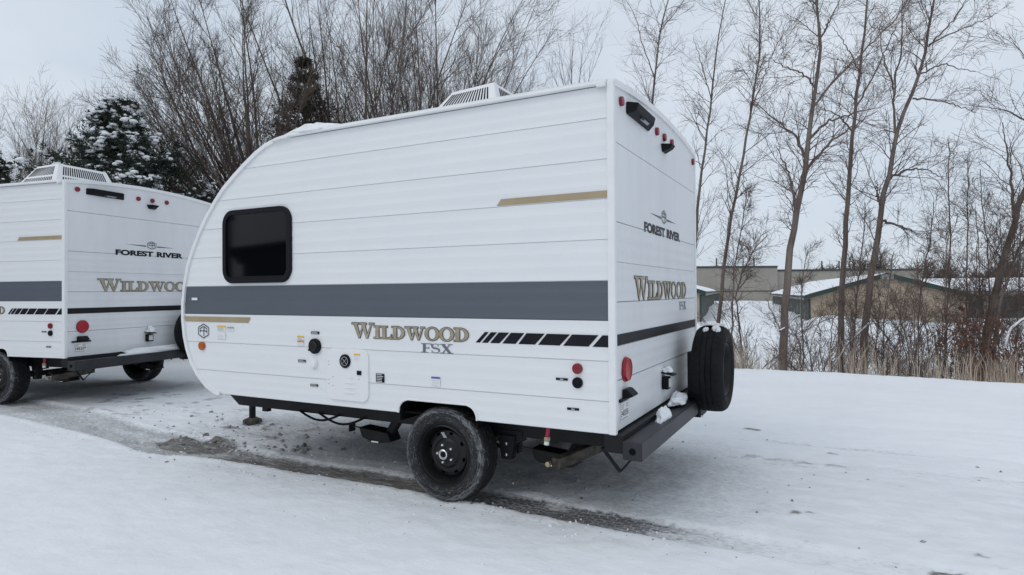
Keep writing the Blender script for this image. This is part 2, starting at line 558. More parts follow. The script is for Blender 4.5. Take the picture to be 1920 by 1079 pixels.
def snow_material():
    m = bpy.data.materials.new('snow_ground')
    m.use_nodes = True
    t = m.node_tree
    b = t.nodes['Principled BSDF']
    n = lambda k: t.nodes.new(k)
    l = t.links.new
    co = n('ShaderNodeTexCoord')
    ad = n('ShaderNodeAttribute'); ad.attribute_name = 'dirt_shade'
    aw = n('ShaderNodeAttribute'); aw.attribute_name = 'wet'
    ap = n('ShaderNodeAttribute'); ap.attribute_name = 'packed'

    def noise_(scale, det=5, st=(1, 1, 1)):
        mp_ = n('ShaderNodeMapping'); mp_.inputs['Scale'].default_value = st
        l(co.outputs['Object'], mp_.inputs['Vector'])
        a = n('ShaderNodeTexNoise'); a.inputs['Scale'].default_value = scale; a.inputs['Detail'].default_value = det
        a.inputs['Roughness'].default_value = 0.62
        l(mp_.outputs['Vector'], a.inputs['Vector'])
        return a

    def mixc(f, a, b_):
        x = n('ShaderNodeMix'); x.data_type = 'RGBA'
        for k, v in ((0, f), (6, a), (7, b_)):
            if hasattr(v, 'is_linked'):
                l(v, x.inputs[k])
            else:
                x.inputs[k].default_value = v if k == 0 else (*v, 1)
        return x.outputs[2]

    def math_(op, a, b_):
        x = n('ShaderNodeMath'); x.operation = op
        for k, v in ((0, a), (1, b_)):
            if hasattr(v, 'is_linked'):
                l(v, x.inputs[k])
            else:
                x.inputs[k].default_value = v
        return x.outputs[0]

    def mr(v, a, b_, c=0.0, d=1.0):
        x = n('ShaderNodeMapRange'); x.inputs[1].default_value = a; x.inputs[2].default_value = b_
        x.inputs[3].default_value = c; x.inputs[4].default_value = d
        l(v, x.inputs[0])
        return x.outputs[0]

    fine = noise_(38, 6, (0.7, 1.2, 1))
    mid = noise_(6, 6, (0.6, 1.2, 1))
    big = noise_(0.7, 4)
    snow = mixc(mr(big.outputs['Fac'], 0.35, 0.65), (0.80, 0.82, 0.84), (0.855, 0.87, 0.885))
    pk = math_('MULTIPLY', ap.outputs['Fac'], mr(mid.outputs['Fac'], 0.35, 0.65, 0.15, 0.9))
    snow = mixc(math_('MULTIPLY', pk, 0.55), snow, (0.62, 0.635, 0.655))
    # grime and painted under-trailer shade break up through fine noise
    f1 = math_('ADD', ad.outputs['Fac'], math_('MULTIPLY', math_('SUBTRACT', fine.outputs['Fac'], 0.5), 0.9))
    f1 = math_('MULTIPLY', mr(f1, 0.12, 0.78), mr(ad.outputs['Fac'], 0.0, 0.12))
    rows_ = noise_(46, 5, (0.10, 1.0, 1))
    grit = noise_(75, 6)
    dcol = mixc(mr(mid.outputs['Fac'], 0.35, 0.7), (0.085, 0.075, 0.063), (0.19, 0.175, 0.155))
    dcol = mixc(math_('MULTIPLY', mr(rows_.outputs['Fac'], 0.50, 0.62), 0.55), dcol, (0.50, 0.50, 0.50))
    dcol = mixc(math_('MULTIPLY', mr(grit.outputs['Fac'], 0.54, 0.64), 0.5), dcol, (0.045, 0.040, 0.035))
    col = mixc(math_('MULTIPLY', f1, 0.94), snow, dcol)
    # wet dark tarmac showing between packed tread blocks
    br = n('ShaderNodeTexBrick')
    br.inputs['Scale'].default_value = 1.0
    br.inputs['Brick Width'].default_value = 0.055
    br.inputs['Row Height'].default_value = 0.034
    br.inputs['Mortar Size'].default_value = 0.0045
    br.inputs['Mortar Smooth'].default_value = 0.35
    br.inputs['Color1'].default_value = (1, 1, 1, 1); br.inputs['Color2'].default_value = (1, 1, 1, 1)
    br.inputs['Mortar'].default_value = (0, 0, 0, 1)
    wob = n('ShaderNodeVectorMath'); wob.operation = 'MULTIPLY_ADD'
    l(mid.outputs['Color'], wob.inputs[0]); wob.inputs[1].default_value = (0.05, 0.02, 0); l(co.outputs['Object'], wob.inputs[2])
    l(wob.outputs[0], br.inputs['Vector'])
    fw = math_('MULTIPLY', mr(math_('ADD', aw.outputs['Fac'], math_('MULTIPLY', math_('SUBTRACT', fine.outputs['Fac'], 0.5), 1.2)), 0.3, 0.6),
               mr(br.outputs['Color'], 0.2, 0.8, 0.25, 1.0))
    col = mixc(math_('MULTIPLY', fw, 0.72), col, (0.045, 0.045, 0.05))
    l(col, b.inputs['Base Color'])
    l(mr(math_('MAXIMUM', fw, math_('MULTIPLY', pk, 0.4)), 0, 1, 0.78, 0.42), b.inputs['Roughness'])
    bp = n('ShaderNodeBump'); bp.inputs['Distance'].default_value = 0.016; bp.inputs['Strength'].default_value = 0.65
    h = math_('ADD', math_('MULTIPLY', fine.outputs['Fac'], 0.24), mid.outputs['Fac'])
    h = math_('ADD', h, math_('MULTIPLY', math_('MULTIPLY', ad.outputs['Fac'], 1.1), math_('ADD', grit.outputs['Fac'], rows_.outputs['Fac'])))
    l(h, bp.inputs['Height'])
    l(bp.outputs['Normal'], b.inputs['Normal'])
    b.inputs['Specular IOR Level'].default_value = 0.35
    return m


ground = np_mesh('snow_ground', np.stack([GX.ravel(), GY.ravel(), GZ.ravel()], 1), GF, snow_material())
for nm, arr in (('dirt_shade', dirt_shade_), ('wet', wet_), ('packed', packed_)):
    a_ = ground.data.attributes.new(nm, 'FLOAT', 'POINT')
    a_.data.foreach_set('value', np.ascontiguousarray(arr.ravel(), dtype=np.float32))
tag(ground, 'snow covered lot with wheel tracks', kind='structure')


# ---------------------------------------------------------------- lettering
def off_poly(poly, m_):
    """push the edges of a convex polygon outwards by m_"""
    n = len(poly)
    ar = sum(poly[i][0] * poly[(i + 1) % n][1] - poly[(i + 1) % n][0] * poly[i][1] for i in range(n))
    if ar < 0:
        poly = poly[::-1]
    res = []
    for i in range(n):
        p0, p1, p2 = Vector(poly[i - 1]), Vector(poly[i]), Vector(poly[(i + 1) % n])
        d1, d2 = (p1 - p0).normalized(), (p2 - p1).normalized()
        n1, n2 = Vector((d1.y, -d1.x)), Vector((d2.y, -d2.x))
        k = 1 + n1.dot(n2)
        res.append(tuple(p1 + (n1 + n2) * (m_ / max(k, 0.35))))
    return res


def rect(x0, x1, y0, y1):
    return [(x0, y0), (x1, y0), (x1, y1), (x0, y1)]


def ring(cx, cy, rx, ry, ix, iy, a0=0, a1=360, n=28):
    return ('ring', cx, cy, rx, ry, ix, iy, a0, a1, n)


def path_polys(pts, ws):
    """stroke of varying width cut into quads"""
    res = []
    P = [Vector(p) for p in pts]
    nm = []
    for i in range(len(P)):
        d = (P[min(i + 1, len(P) - 1)] - P[max(i - 1, 0)]).normalized()
        nm.append(Vector((-d.y, d.x)))
    for i in range(len(P) - 1):
        a, b_ = ws[i] / 2, ws[i + 1] / 2
        res.append([tuple(P[i] - nm[i] * a), tuple(P[i + 1] - nm[i + 1] * b_), tuple(P[i + 1] + nm[i + 1] * b_), tuple(P[i] + nm[i] * a)])
    return res


def s_glyph():
    pts, ws = [], []
    for k in range(15):
        a = R(35 + (270 - 35) * k / 14)
        pts.append((0.34 + 0.25 * math.cos(a), 0.745 + 0.235 * math.sin(a)))
        ws.append(0.05 + 0.11 * ss((k - 4) / 10))
    for k in range(1, 15):
        a = R(90 - (90 + 145) * k / 14)
        pts.append((0.34 + 0.28 * math.cos(a), 0.265 + 0.245 * math.sin(a)))
        ws.append(0.05 + 0.11 * ss((10 - k) / 10))
    return path_polys(pts, ws) + [[(0.50, 0.78), (0.56, 0.74), (0.565, 1.0), (0.545, 1.0)], [(0.07, 0.0), (0.09, 0.0), (0.12, 0.24), (0.06, 0.30)]]


GLYPH = {
    'W': (1.46, [[(0.10, 1), (0.36, 1), (0.57, 0), (0.46, 0)], [(0.46, 0), (0.56, 0), (0.80, 0.92), (0.72, 0.92)],
                 [(0.60, 1), (0.86, 1), (1.07, 0), (0.96, 0)], [(0.96, 0), (1.06, 0), (1.33, 0.95), (1.24, 0.95)],
                 rect(0, 0.47, 0.91, 1), rect(0.52, 0.98, 0.905, 0.995), rect(1.13, 1.46, 0.91, 1)]),
    'I': (0.55, [rect(0.15, 0.40, 0, 1), rect(0, 0.55, 0, 0.09), rect(0, 0.55, 0.91, 1)]),
    'L': (0.84, [rect(0.14, 0.39, 0, 1), rect(0, 0.82, 0, 0.09), rect(0, 0.53, 0.91, 1), [(0.66, 0.05), (0.84, 0.0), (0.84, 0.34), (0.79, 0.34)]]),
    'D': (1.0, [rect(0.14, 0.39, 0, 1), rect(0, 0.5, 0, 0.085), rect(0, 0.5, 0.915, 1), ring(0.44, 0.5, 0.54, 0.5, 0.30, 0.415, -90, 90, 18)]),
    'O': (1.02, [ring(0.51, 0.5, 0.51, 0.52, 0.28, 0.435)]),
    'F': (0.80, [rect(0.15, 0.34, 0, 1), rect(0, 0.5, 0, 0.06), rect(0, 0.78, 0.935, 1), [(0.70, 0.95), (0.78, 0.72), (0.80, 0.72), (0.80, 1.0)],
                 rect(0.34, 0.60, 0.475, 0.54), [(0.57, 0.4), (0.61, 0.4), (0.61, 0.62), (0.57, 0.62)]]),
    'S': (0.70, s_glyph()),
    'X': (1.0, [[(0.10, 1), (0.33, 1), (0.90, 0), (0.67, 0)], [(0.72, 1), (0.80, 1), (0.25, 0), (0.17, 0)],
                rect(0, 0.44, 0.94, 1), rect(0.60, 0.95, 0.94, 1), rect(0.03, 0.42, 0, 0.06), rect(0.56, 1.0, 0, 0.06)]),
}


def glyph_word(word, x0, x1, base, heights, gap=0.02):
    """list of shapes in the wall's own 2-D frame, the word filling x0..x1"""
    tot = sum(GLYPH[c][0] * h for c, h in zip(word, heights)) + gap * (len(word) - 1)
    k = (x1 - x0) / tot
    shapes, x = [], x0
    for c, h in zip(word, heights):
        w, parts = GLYPH[c]
        for s in parts:
            if isinstance(s, tuple):
                _, cx, cy, rx, ry, ix, iy, a0, a1, n = s
                shapes.append(('ring', x + cx * h * k, base + cy * h, rx * h * k, ry * h, ix * h * k, iy * h, a0, a1, n))
            else:
                shapes.append([(x + px * h * k, base + py * h) for px, py in s])
        x += (w * h + gap) * k
    return shapes


def shapes_mesh(name, shapes, grow, depth, frame, m, parent):
    """thin vinyl pieces; each lies a hair above the last so that none share a plane.
    frame 'side': (x, z) on the wall facing -y, 'rear': (y, z) on the wall facing +x"""
    mb = MB()
    for i, s in enumerate(shapes):
        d = depth + 0.00006 * (i % 24)
        tr = (lambda p: (p[0], -d, p[1])) if frame == 'side' else (lambda p: (d, p[0], p[1]))
        if isinstance(s, tuple):
            _, cx, cy, rx, ry, ix, iy, a0, a1, n = s
            rx, ry, ix, iy = rx + grow, ry + grow, ix - grow, iy - grow
            vs, fs = [], []
            for k in range(n + 1):
                a = R(a0 + (a1 - a0) * k / n)
                vs += [tr((cx + rx * math.cos(a), cy + ry * math.sin(a))), tr((cx + ix * math.cos(a), cy + iy * math.sin(a)))]
            for k in range(n):
                fs.append((2 * k, 2 * k + 1, 2 * k + 3, 2 * k + 2))
            mb.add(vs, fs)
        else:
            p = off_poly(s, grow) if grow else s
            mb.add([tr(q_) for q_ in p], [tuple(range(len(p)))])
    me = bpy.data.meshes.new(name)
    me.from_pydata(mb.v, [], mb.f)
    me.update()
    return link(name, me, m, parent)


def font_mesh(text, width, height, bold=0.0):
    cu = bpy.data.curves.new('text', 'FONT')
    cu.body = text
    cu.size = 1.0
    cu.offset = bold
    ob = bpy.data.objects.new('text', cu)
    COL.objects.link(ob)
    dg = bpy.context.evaluated_depsgraph_get()
    me = bpy.data.meshes.new_from_object(ob.evaluated_get(dg))
    bpy.data.objects.remove(ob)
    bpy.data.curves.remove(cu)
    n = len(me.vertices)
    co = np.empty(n * 3, dtype=np.float32)
    me.vertices.foreach_get('co', co)
    co = co.reshape(-1, 3)
    lo, hi = co.min(0), co.max(0)
    co[:, 0] = (co[:, 0] - lo[0]) / (hi[0] - lo[0]) * width
    co[:, 1] = (co[:, 1] - lo[1]) / (hi[1] - lo[1]) * height
    return me, co


def wall_text(name, text, frame, a, b_, width, height, depth, m, parent, bold=0.0):
    me, co = font_mesh(text, width, height, bold)
    new = np.zeros_like(co)
    if frame == 'side':
        new[:, 0], new[:, 1], new[:, 2] = a + co[:, 0], -depth, b_ + co[:, 1]
    else:
        new[:, 0], new[:, 1], new[:, 2] = depth, a + co[:, 0], b_ + co[:, 1]
    me.vertices.foreach_set('co', new.ravel())
    me.update()
    me.materials.clear()
    return link(name, me, m, parent)


def hex_logo(name, frame, cx, cz, rx, rz, w, depth, m, parent):
    def line(pts, close=False):
        pts = [(cx + p[0] * rx, cz + p[1] * rz) for p in pts]
        if close:
            pts = pts + [pts[0], pts[1]]
        return path_polys(pts, [w] * len(pts))

    hexa = [(0, 1), (0.87, 0.5), (0.87, -0.5), (0, -1), (-0.87, -0.5), (-0.87, 0.5)]
    sh = []
    for i in range(6):
        sh += line([hexa[i], hexa[(i + 1) % 6]])
    sh += line([(-0.58, -0.22), (-0.58, 0.32), (-0.05, 0.63)])
    sh += line([(-0.58, 0.02), (0.0, 0.02)])
    sh += line([(0.06, 0.70), (0.06, -0.72)])
    sh += line([(0.06, 0.63), (0.58, 0.32), (0.58, 0.02), (0.06, 0.02)])
    sh += line([(0.34, 0.0), (0.60, -0.14), (0.60, -0.36)])
    return shapes_mesh(name, sh, 0, depth, frame, m, parent)


def rrect(x0, x1, z0, z1, r, n=6):
    pts = []
    for cx, cz, a0 in ((x1 - r, z1 - r, 0), (x0 + r, z1 - r, 90), (x0 + r, z0 + r, 180), (x1 - r, z0 + r, 270)):
        for k in range(n + 1):
            a = R(a0 + 90 * k / n)
            pts.append((cx + r * math.cos(a), cz + r * math.sin(a)))
    return pts


# ---------------------------------------------------------------- travel trailer
WID = 2.13
FRONT = [(0.553, -3.20), (0.556, -3.257), (0.603, -3.365), (0.686, -3.469), (0.781, -3.547), (0.886, -3.600), (0.993, -3.634), (1.123, -3.653),
         (1.254, -3.653), (1.406, -3.632), (1.557, -3.591), (1.684, -3.530), (1.826, -3.444), (1.957, -3.347), (2.064, -3.251), (2.153, -3.157),
         (2.242, -3.034), (2.320, -2.914), (2.389, -2.797), (2.438, -2.690), (2.468, -2.57), (2.485, -2.42)]
FZ = np.array([a for a, b in FRONT])
FXX = np.array([b for a, b in FRONT])


def front_x(z):
    return float(np.interp(z, FZ, FXX))


GROOVES = [0.553, 0.729, 0.949, 1.172, 1.392, 1.617, 1.840, 2.058, 2.282, 2.462]
ARCH_L, ARCH_R, ARCH_T = -1.468, -0.872, 0.645


def arch_x(z, sgn):
    r = 0.085
    e = ARCH_L if sgn < 0 else ARCH_R
    zz = z - (ARCH_T - r)
    if zz <= 0:
        return e
    dx = r - math.sqrt(max(r * r - zz * zz, 0))
    return e + dx if sgn < 0 else e - dx


def flute(z, z0, z1):
    t = (z - z0) / (z1 - z0)
    d = 0.0016 * (0.5 - 0.5 * math.cos(2 * math.pi * 3 * t)) + 0.0007 * (t * 3 % 1)
    if z - z0 < 0.0030:
        d += 0.0034
    return d


def siding_rows(z0, z1, extra=()):
    zs = [z0, z0 + 0.0028, z0 + 0.0042] + list(np.linspace(z0 + 0.012, z1, 26)) + list(extra)
    return sorted(set(round(float(z), 5) for z in zs))


def strip(mb, zs, xl, xr, z0, z1, off=0.0):
    vs, fs = [], []
    for z in zs:
        y = flute(z, z0, z1) - off
        vs += [(xl(z), y, z), (xr(z), y, z)]
    for i in range(len(zs) - 1):
        fs.append((2 * i, 2 * i + 1, 2 * i + 3, 2 * i + 2))
    mb.add(vs, fs)


def raw(mb, name, m, parent, smooth=False):
    me = bpy.data.meshes.new(name)
    me.from_pydata(mb.v, [], mb.f)
    me.update()
    if smooth:
        me.polygons.foreach_set('use_smooth', [True] * len(me.polygons))
        me.set_sharp_from_angle(angle=R(35))
    return link(name, me, m, parent)


def crown(y):
    return 0.066 * (1 - ((y - WID / 2) / (WID / 2)) ** 2)


def make_wheel(name, parent, loc, rot, rubber, scale, hubbed, full=True):
    rim = MB()
    prof = [(0.178, 0.012), (0.172, 0.008), (0.166, 0.016), (0.160, 0.055), (0.150, 0.075), (0.142, 0.070), (0.136, 0.058), (0.131, 0.0565), (0.116, 0.0515), (0.112, 0.050),
            (0.092, 0.052), (0.078, 0.040), (0.060, 0.040), (0.0, 0.046)]
    n = 64
    vs, fs = [], []
    for k in range(n):
        a = 2 * math.pi * k / n
        for r, h in prof:
            vs.append((r * math.cos(a), h, r * math.sin(a)))
    m_ = len(prof)
    for k in range(n):
        for j in range(m_ - 1):
            if j == 7 and k % 8 in (1, 2):
                continue
            k2 = (k + 1) % n
            fs.append((k * m_ + j, k * m_ + j + 1, k2 * m_ + j + 1, k2 * m_ + j))
    rim.add(vs, fs)
    rim.lathe([(0.176, 0.15), (0.150, 0.13), (0.145, 0.092), (0.0, 0.090)], 32)
    w = raw(rim, name, 'rim', parent, smooth=True)
    w.location = loc
    w.rotation_euler = rot
    w.scale = (scale,) * 3
    prof = [(0.172, 0.035), (0.178, 0.014), (0.186, 0.006), (0.192, 0.0075), (0.196, 0.004), (0.225, -0.006), (0.245, -0.005), (0.248, -0.002), (0.252, -0.0035),
            (0.272, 0.006), (0.284, 0.020), (0.292, 0.036), (0.2945, 0.062), (0.2895, 0.0635), (0.2895, 0.0675), (0.2955, 0.069), (0.2955, 0.098), (0.2895, 0.0995),
            (0.2895, 0.1035), (0.2955, 0.105), (0.2955, 0.133), (0.2895, 0.1345), (0.2895, 0.1385), (0.2945, 0.140), (0.292, 0.166), (0.284, 0.182),
            (0.272, 0.196), (0.245, 0.206), (0.196, 0.198), (0.178, 0.188), (0.172, 0.165)]
    ty = MB()
    n = 180
    vs, fs = [], []
    for k in range(n):
        a = 2 * math.pi * k / n
        for j, (r, h) in enumerate(prof):
            rr = r
            if k % 5 == 0 and r > 0.283 and (h < 0.063 or h > 0.139):
                rr = r - 0.0035
            if k % 5 == 2 and r > 0.2950:
                rr = r - 0.002
            vs.append((rr * math.cos(a), h, rr * math.sin(a)))
    m_ = len(prof)
    for k in range(n):
        for j in range(m_ - 1):
            k2 = (k + 1) % n
            fs.append((k * m_ + j, k * m_ + j + 1, k2 * m_ + j + 1, k2 * m_ + j))
    ty.add(vs, fs)
    raw(ty, 'tyre', rubber, w, smooth=True)
    if hubbed:
        hb = MB().lathe([(0.031, 0.045), (0.031, 0.004), (0.028, 0.001), (0.026, 0.0), (0.024, 0.002), (0.022, 0.008), (0.0, 0.009)], 28)
        raw(hb, 'hub_cap', 'chrome', w, smooth=True)
        MB().lathe([(0.0195, 0.007), (0.0, 0.006)], 20).build('hub_plug', 'black', w)
        for k in range(5):
            a = R(18 + 72 * k)
            MB().lathe([(0.0, 0.022), (0.006, 0.022), (0.0095, 0.026), (0.010, 0.050)], 10, c=(0.055 * math.cos(a), 0, 0.055 * math.sin(a))).build('lug_nut', 'chrome', w, smooth=True)
        st = MB()
        st.add([(0.010, 0.0475, 0.094), (0.034, 0.0475, 0.086), (0.024, 0.0475, 0.126), (0.002, 0.0475, 0.130)], [(0, 1, 2, 3)])
        st.build('rim_sticker', 'print', w)
    return w


def disc(name, m, parent, frame, a, b_, r, depth, h, n=28, dome=0.35):
    """round lens or cap standing off the wall"""
    prof = [(r, 0.0), (r, h * (1 - dome)), (r * 0.93, h * 0.92), (r * 0.6, h), (0, h)]
    if frame == 'side':
        mb = MB().lathe([(p, -q_) for p, q_ in prof], n, c=(a, -depth, b_), axis='y')
    else:
        mb = MB().lathe(prof, n, c=(depth, a, b_), axis='x')
    return mb.build(name, m, parent, smooth=True)


def plate(name, m, parent, frame, a0, a1, b0, b1, depth, thick=0.0012):
    mb = MB()
    if frame == 'side':
        mb.box(a0, a1, -depth - thick, -depth, b0, b1)
    else:
        mb.box(depth, depth + thick, a0, a1, b0, b1)
    return mb.build(name, m, parent)


def print_lines(parent, frame, a0, a1, b0, b1, n, depth, m='print'):
    mb = MB()
    h = (b1 - b0) / n
    for i in range(n):
        w = (a1 - a0) * random.uniform(0.7, 0.98)
        za = b0 + i * h + 0.25 * h
        if frame == 'side':
            mb.box(a0, a0 + w, -depth - 0.0004, -depth, za, za + h * 0.42)
        else:
            mb.box(depth, depth + 0.0004, a0, a0 + w, za, za + h * 0.42)
    return mb.build('printed_lines', m, parent)


def build_trailer():
    T = empty('travel_trailer')
    # --- near side siding, one lapped strip after another
    for i in range(len(GROOVES) - 1):
        z0, z1 = GROOVES[i], GROOVES[i + 1]
        m = 'grey' if i == 3 else 'white'
        mb = MB()
        xr = lambda z: -0.022
        if i == 0:
            ez = list(np.linspace(ARCH_T - 0.085, ARCH_T, 12))
            zs = siding_rows(z0, z1, ez)
            lo = [z for z in zs if z <= ARCH_T + 1e-6]
            hi = [z for z in zs if z >= ARCH_T - 1e-6]
            strip(mb, lo, front_x, lambda z: arch_x(z, -1), z0, z1)
            strip(mb, lo, lambda z: arch_x(z, 1), xr, z0, z1)
            strip(mb, hi, front_x, xr, z0, z1)
        else:
            strip(mb, siding_rows(z0, z1), front_x, xr, z0, z1)
        raw(mb, 'siding_panel', m, T)
    # --- shell behind the siding with the wheel well notch
    prof = [(x, z) for z, x in FRONT]
    body = [(x + 0.004, z) for x, z in prof] + [(-0.008, 2.485), (-0.008, 0.560), (ARCH_R, 0.560), (ARCH_R, ARCH_T), (ARCH_L, ARCH_T), (ARCH_L, 0.560)]
    MB().prism(body, 0.016, WID).build('body_shell', 'white', T)
    MB().box(ARCH_L + 0.002, ARCH_L + 0.012, 0.014, WID - .01, 0.50, ARCH_T - .002).box(ARCH_R - 0.012, ARCH_R - 0.002, 0.014, WID - .01, 0.50, ARCH_T - .002) \
        .box(ARCH_L + .012, ARCH_R - .012, 0.014, WID - .01, ARCH_T - 0.012, ARCH_T - 0.002).build('wheel_well_liner', 'under', T)
    # arch moulding
    pts = [(ARCH_L, 0.0, 0.553)] + [(arch_x(z, -1), 0, z) for z in np.linspace(ARCH_T - 0.085, ARCH_T - 0.0005, 9)]
    pts += [(arch_x(z, 1), 0, z) for z in np.linspace(ARCH_T - 0.0005, ARCH_T - 0.085, 9)] + [(ARCH_R, 0, 0.553)]
    MB().tube([(p[0], -0.001, p[2]) for p in pts], 0.0075, 6).build('wheel_arch_trim', 'trim', T, smooth=True)
    # front wrap skin, slightly proud and roof crown
    vs, fs = [], []
    ys = np.linspace(-0.004, WID + 0.004, 15)
    outl = [(z, x) for z, x in FRONT] + [(2.4855, x) for x in np.linspace(-2.3, -0.0, 8)]
    for z, x in outl:
        k = float(ss((z - 1.9) / 0.58))
        for y in ys:
            vs.append((x - 0.006, y, z + 0.004 + crown(y) * k))
    ny_ = len(ys)
    for i in range(len(outl) - 1):
        for j in range(ny_ - 1):
            fs.append((i * ny_ + j, i * ny_ + j + 1, (i + 1) * ny_ + j + 1, (i + 1) * ny_ + j))
    mesh_obj('roof_skin', vs, fs, 'white', T, smooth=True)
    # edge moulding along the near outline
    for y0, y1 in ((-0.014, 0.012), (WID - 0.004, WID + 0.012)):
        o1 = [(x, z) for z, x in FRONT] + [(x, 2.4865) for x in np.linspace(-2.2, -0.03, 6)]
        vs, fs = [], []
        for k, (x, z) in enumerate(o1):
            a, b_ = o1[max(k - 1, 0)], o1[min(k + 1, len(o1) - 1)]
            t = Vector((b_[0] - a[0], b_[1] - a[1])).normalized()
            nrm = Vector((-t.y, t.x))       # outwards
            wi, wo = 0.020, 0.010
            vs += [(x - nrm.x * wi, y0, z - nrm.y * wi), (x + nrm.x * wo, y0, z + nrm.y * wo), (x + nrm.x * wo, y1, z + nrm.y * wo), (x - nrm.x * wi, y1, z - nrm.y * wi)]
        for k in range(len(o1) - 1):
            for q_ in range(4):
                fs.append((4 * k + q_, 4 * k + (q_ + 1) % 4, 4 * k + 4 + (q_ + 1) % 4, 4 * k + 4 + q_))
        fs += [(0, 3, 2, 1), tuple(4 * (len(o1) - 1) + q_ for q_ in range(4))]
        mb = MB().add(vs, fs)
        mb.build('edge_moulding', 'trim', T)
    MB().tube([(x, -0.020, 2.474) for x in (-2.45, -1.2, -0.05)], 0.011, 8).build('gutter_rail', 'trim', T, smooth=True)
    MB().box(-0.085, -0.03, -0.034, -0.008, 2.452, 2.484).build('gutter_spout', 'plastic', T, bevel=0.006)
    MB().prism([(-2.60, 2.445), (-2.56, 2.470), (-2.44, 2.474), (-2.44, 2.460), (-2.55, 2.455)], -0.034, -0.01).build('gutter_spout', 'plastic', T)
    # rear corner posts
    MB().box(-0.030, 0.012, -0.016, 0.020, 0.553, 2.486).build('corner_trim', 'trim', T, bevel=0.006)
    MB().box(-0.020, 0.012, WID - 0.014, WID + 0.014, 0.553, 2.486).build('corner_trim', 'trim', T, bevel=0.006)
    # --- rear skin
    RG = [0.560, 0.838, 1.030, 1.272, 1.494, 1.716, 2.156, None]
    for i in range(len(RG) - 1):
        z0, z1 = RG[i], RG[i + 1]
        vs, fs = [], []
        yy = np.linspace(0.018, WID - 0.012, 13)
        nz = 22
        for k in range(nz + 1):
            for y in yy:
                top = z1 if z1 is not None else 2.478 + crown(y)
                t = k / nz
                z = z0 + (top - z0) * t
                d = 0.0016 * (0.5 - 0.5 * math.cos(2 * math.pi * t * 3)) if (i in (0, 1, 2, 3, 4)) else 0.0006 * math.sin(2 * math.pi * t * 2)
                if k == 0:
                    d += 0.009 if i not in (2, 4) else 0.004
                    z = z0
                elif k == 1:
                    z = z0 + 0.006
                    d = 0.0
                vs.append((-d + 0.0005, y, z))
        for k in range(nz):
            for j in range(12):
                fs.append((k * 13 + j, k * 13 + j + 1, (k + 1) * 13 + j + 1, (k + 1) * 13 + j))
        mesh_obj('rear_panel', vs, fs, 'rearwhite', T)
    mb = MB()
    yy = np.linspace(0.0, WID, 25)
    for k in range(24):
        a, b_ = yy[k], yy[k + 1]
        za, zb = 2.478 + crown(a), 2.478 + crown(b_)
        mb.hexa([(-0.02, a, za - .022), (0.014, a, za - .022), (0.014, b_, zb - .022), (-0.02, b_, zb - .022),
                 (-0.02, a, za + .016), (0.014, a, za + .016), (0.014, b_, zb + .016), (-0.02, b_, zb + .016)])
    mb.build('rear_roof_trim', 'trim', T)
    plate('black_band', 'black_vinyl', T, 'rear', 0.021, WID - 0.014, 1.034, 1.095, 0.0014)

    # --- window
    wx0, wx1, wz0, wz1 = -3.157, -2.424, 1.413, 1.973
    outer = rrect(wx0, wx1, wz0, wz1, 0.105)
    inner = rrect(wx0 + 0.040, wx1 - 0.040, wz0 + 0.036, wz1 - 0.036, 0.070)
    n = len(outer)
    vs = [(x, 0.012, z) for x, z in outer] + [(x, -0.016, z) for x, z in outer] + [(x + (0.006 if x < -2.8 else -0.006), -0.021, z) for x, z in outer] + \
         [(x, -0.020, z) for x, z in inner] + [(x, 0.006, z) for x, z in inner]
    fs = []
    for r_ in range(4):
        fs += [(r_ * n + i, r_ * n + (i + 1) % n, (r_ + 1) * n + (i + 1) % n, (r_ + 1) * n + i) for i in range(n)]
    mb = MB().add(vs, fs)
    wnd = mb.build('window', 'black_frame', T, smooth=True)
    MB().prism(rrect(wx0 + 0.036, wx1 - 0.036, wz0 + 0.032, wz1 - 0.032, 0.072), -0.010, -0.004).build('pane', 'glass', wnd)
    MB().box(wx0 + .038, wx1 - .038, -0.0135, -0.0105, wz0 + .036, wz0 + .052).build('lower_sash', 'black_frame', wnd)

    # --- vinyl stripes
    def vinyl(name, m, pts, depth=0.0012):
        MB().prism(pts, -depth - 0.0010, -depth).build(name, m, T)

    vinyl('gold_stripe', 'gold', [(-0.726, 1.848), (-0.031, 1.848), (-0.031, 1.887), (-0.695, 1.887)])
    vinyl('gold_stripe', 'gold', [(-3.622, 1.111), (-2.886, 1.111), (-2.861, 1.153), (-3.634, 1.153)])
    bots = [(-0.878, -0.848), (-0.833, -0.793), (-0.777, -0.712), (-0.693, -0.604), (-0.586, -0.478), (-0.458, -0.322), (-0.301, -0.148), (-0.125, -0.031)]
    tops = [(-0.812, -0.786), (-0.770, -0.728), (-0.716, -0.646), (-0.634, -0.546), (-0.531, -0.415), (-0.401, -0.258), (-0.246, -0.090), (-0.066, -0.031)]
    for (a, b_), (c, d) in zip(bots, tops):
        vinyl('slanted_bar', 'black_vinyl', [(a, 1.028), (b_, 1.028), (d, 1.093), (c, 1.093)])
    # --- lettering
    hs = [1.22, 1, 1, 1, 1, 1, 1, 1]
    word = glyph_word('WILDWOOD', -1.862, -0.925, 0, hs, gap=-0.02)
    k = 0.083
    word = [('ring', s[1], 1.030 + s[2] * k, s[3], s[4] * k, s[5], s[6] * k, *s[7:]) if isinstance(s, tuple) else [(a, 1.030 + b_ * k) for a, b_ in s] for s in word]
    shapes_mesh('letter_outline', word, 0.0035, 0.0022, 'side', 'letter_dark', T)
    shapes_mesh('letter_fill', word, -0.0005, 0.0042, 'side', 'letter_gold', T)
    shapes_mesh('model_letters', glyph_word('FSX', -1.285, -1.038, 0.952, [0.058] * 3, gap=-0.004), 0.0003, 0.0022, 'side', 'letter_grey', T)
    word = glyph_word('WILDWOOD', 0.375, 1.783, 0, hs, gap=-0.02)
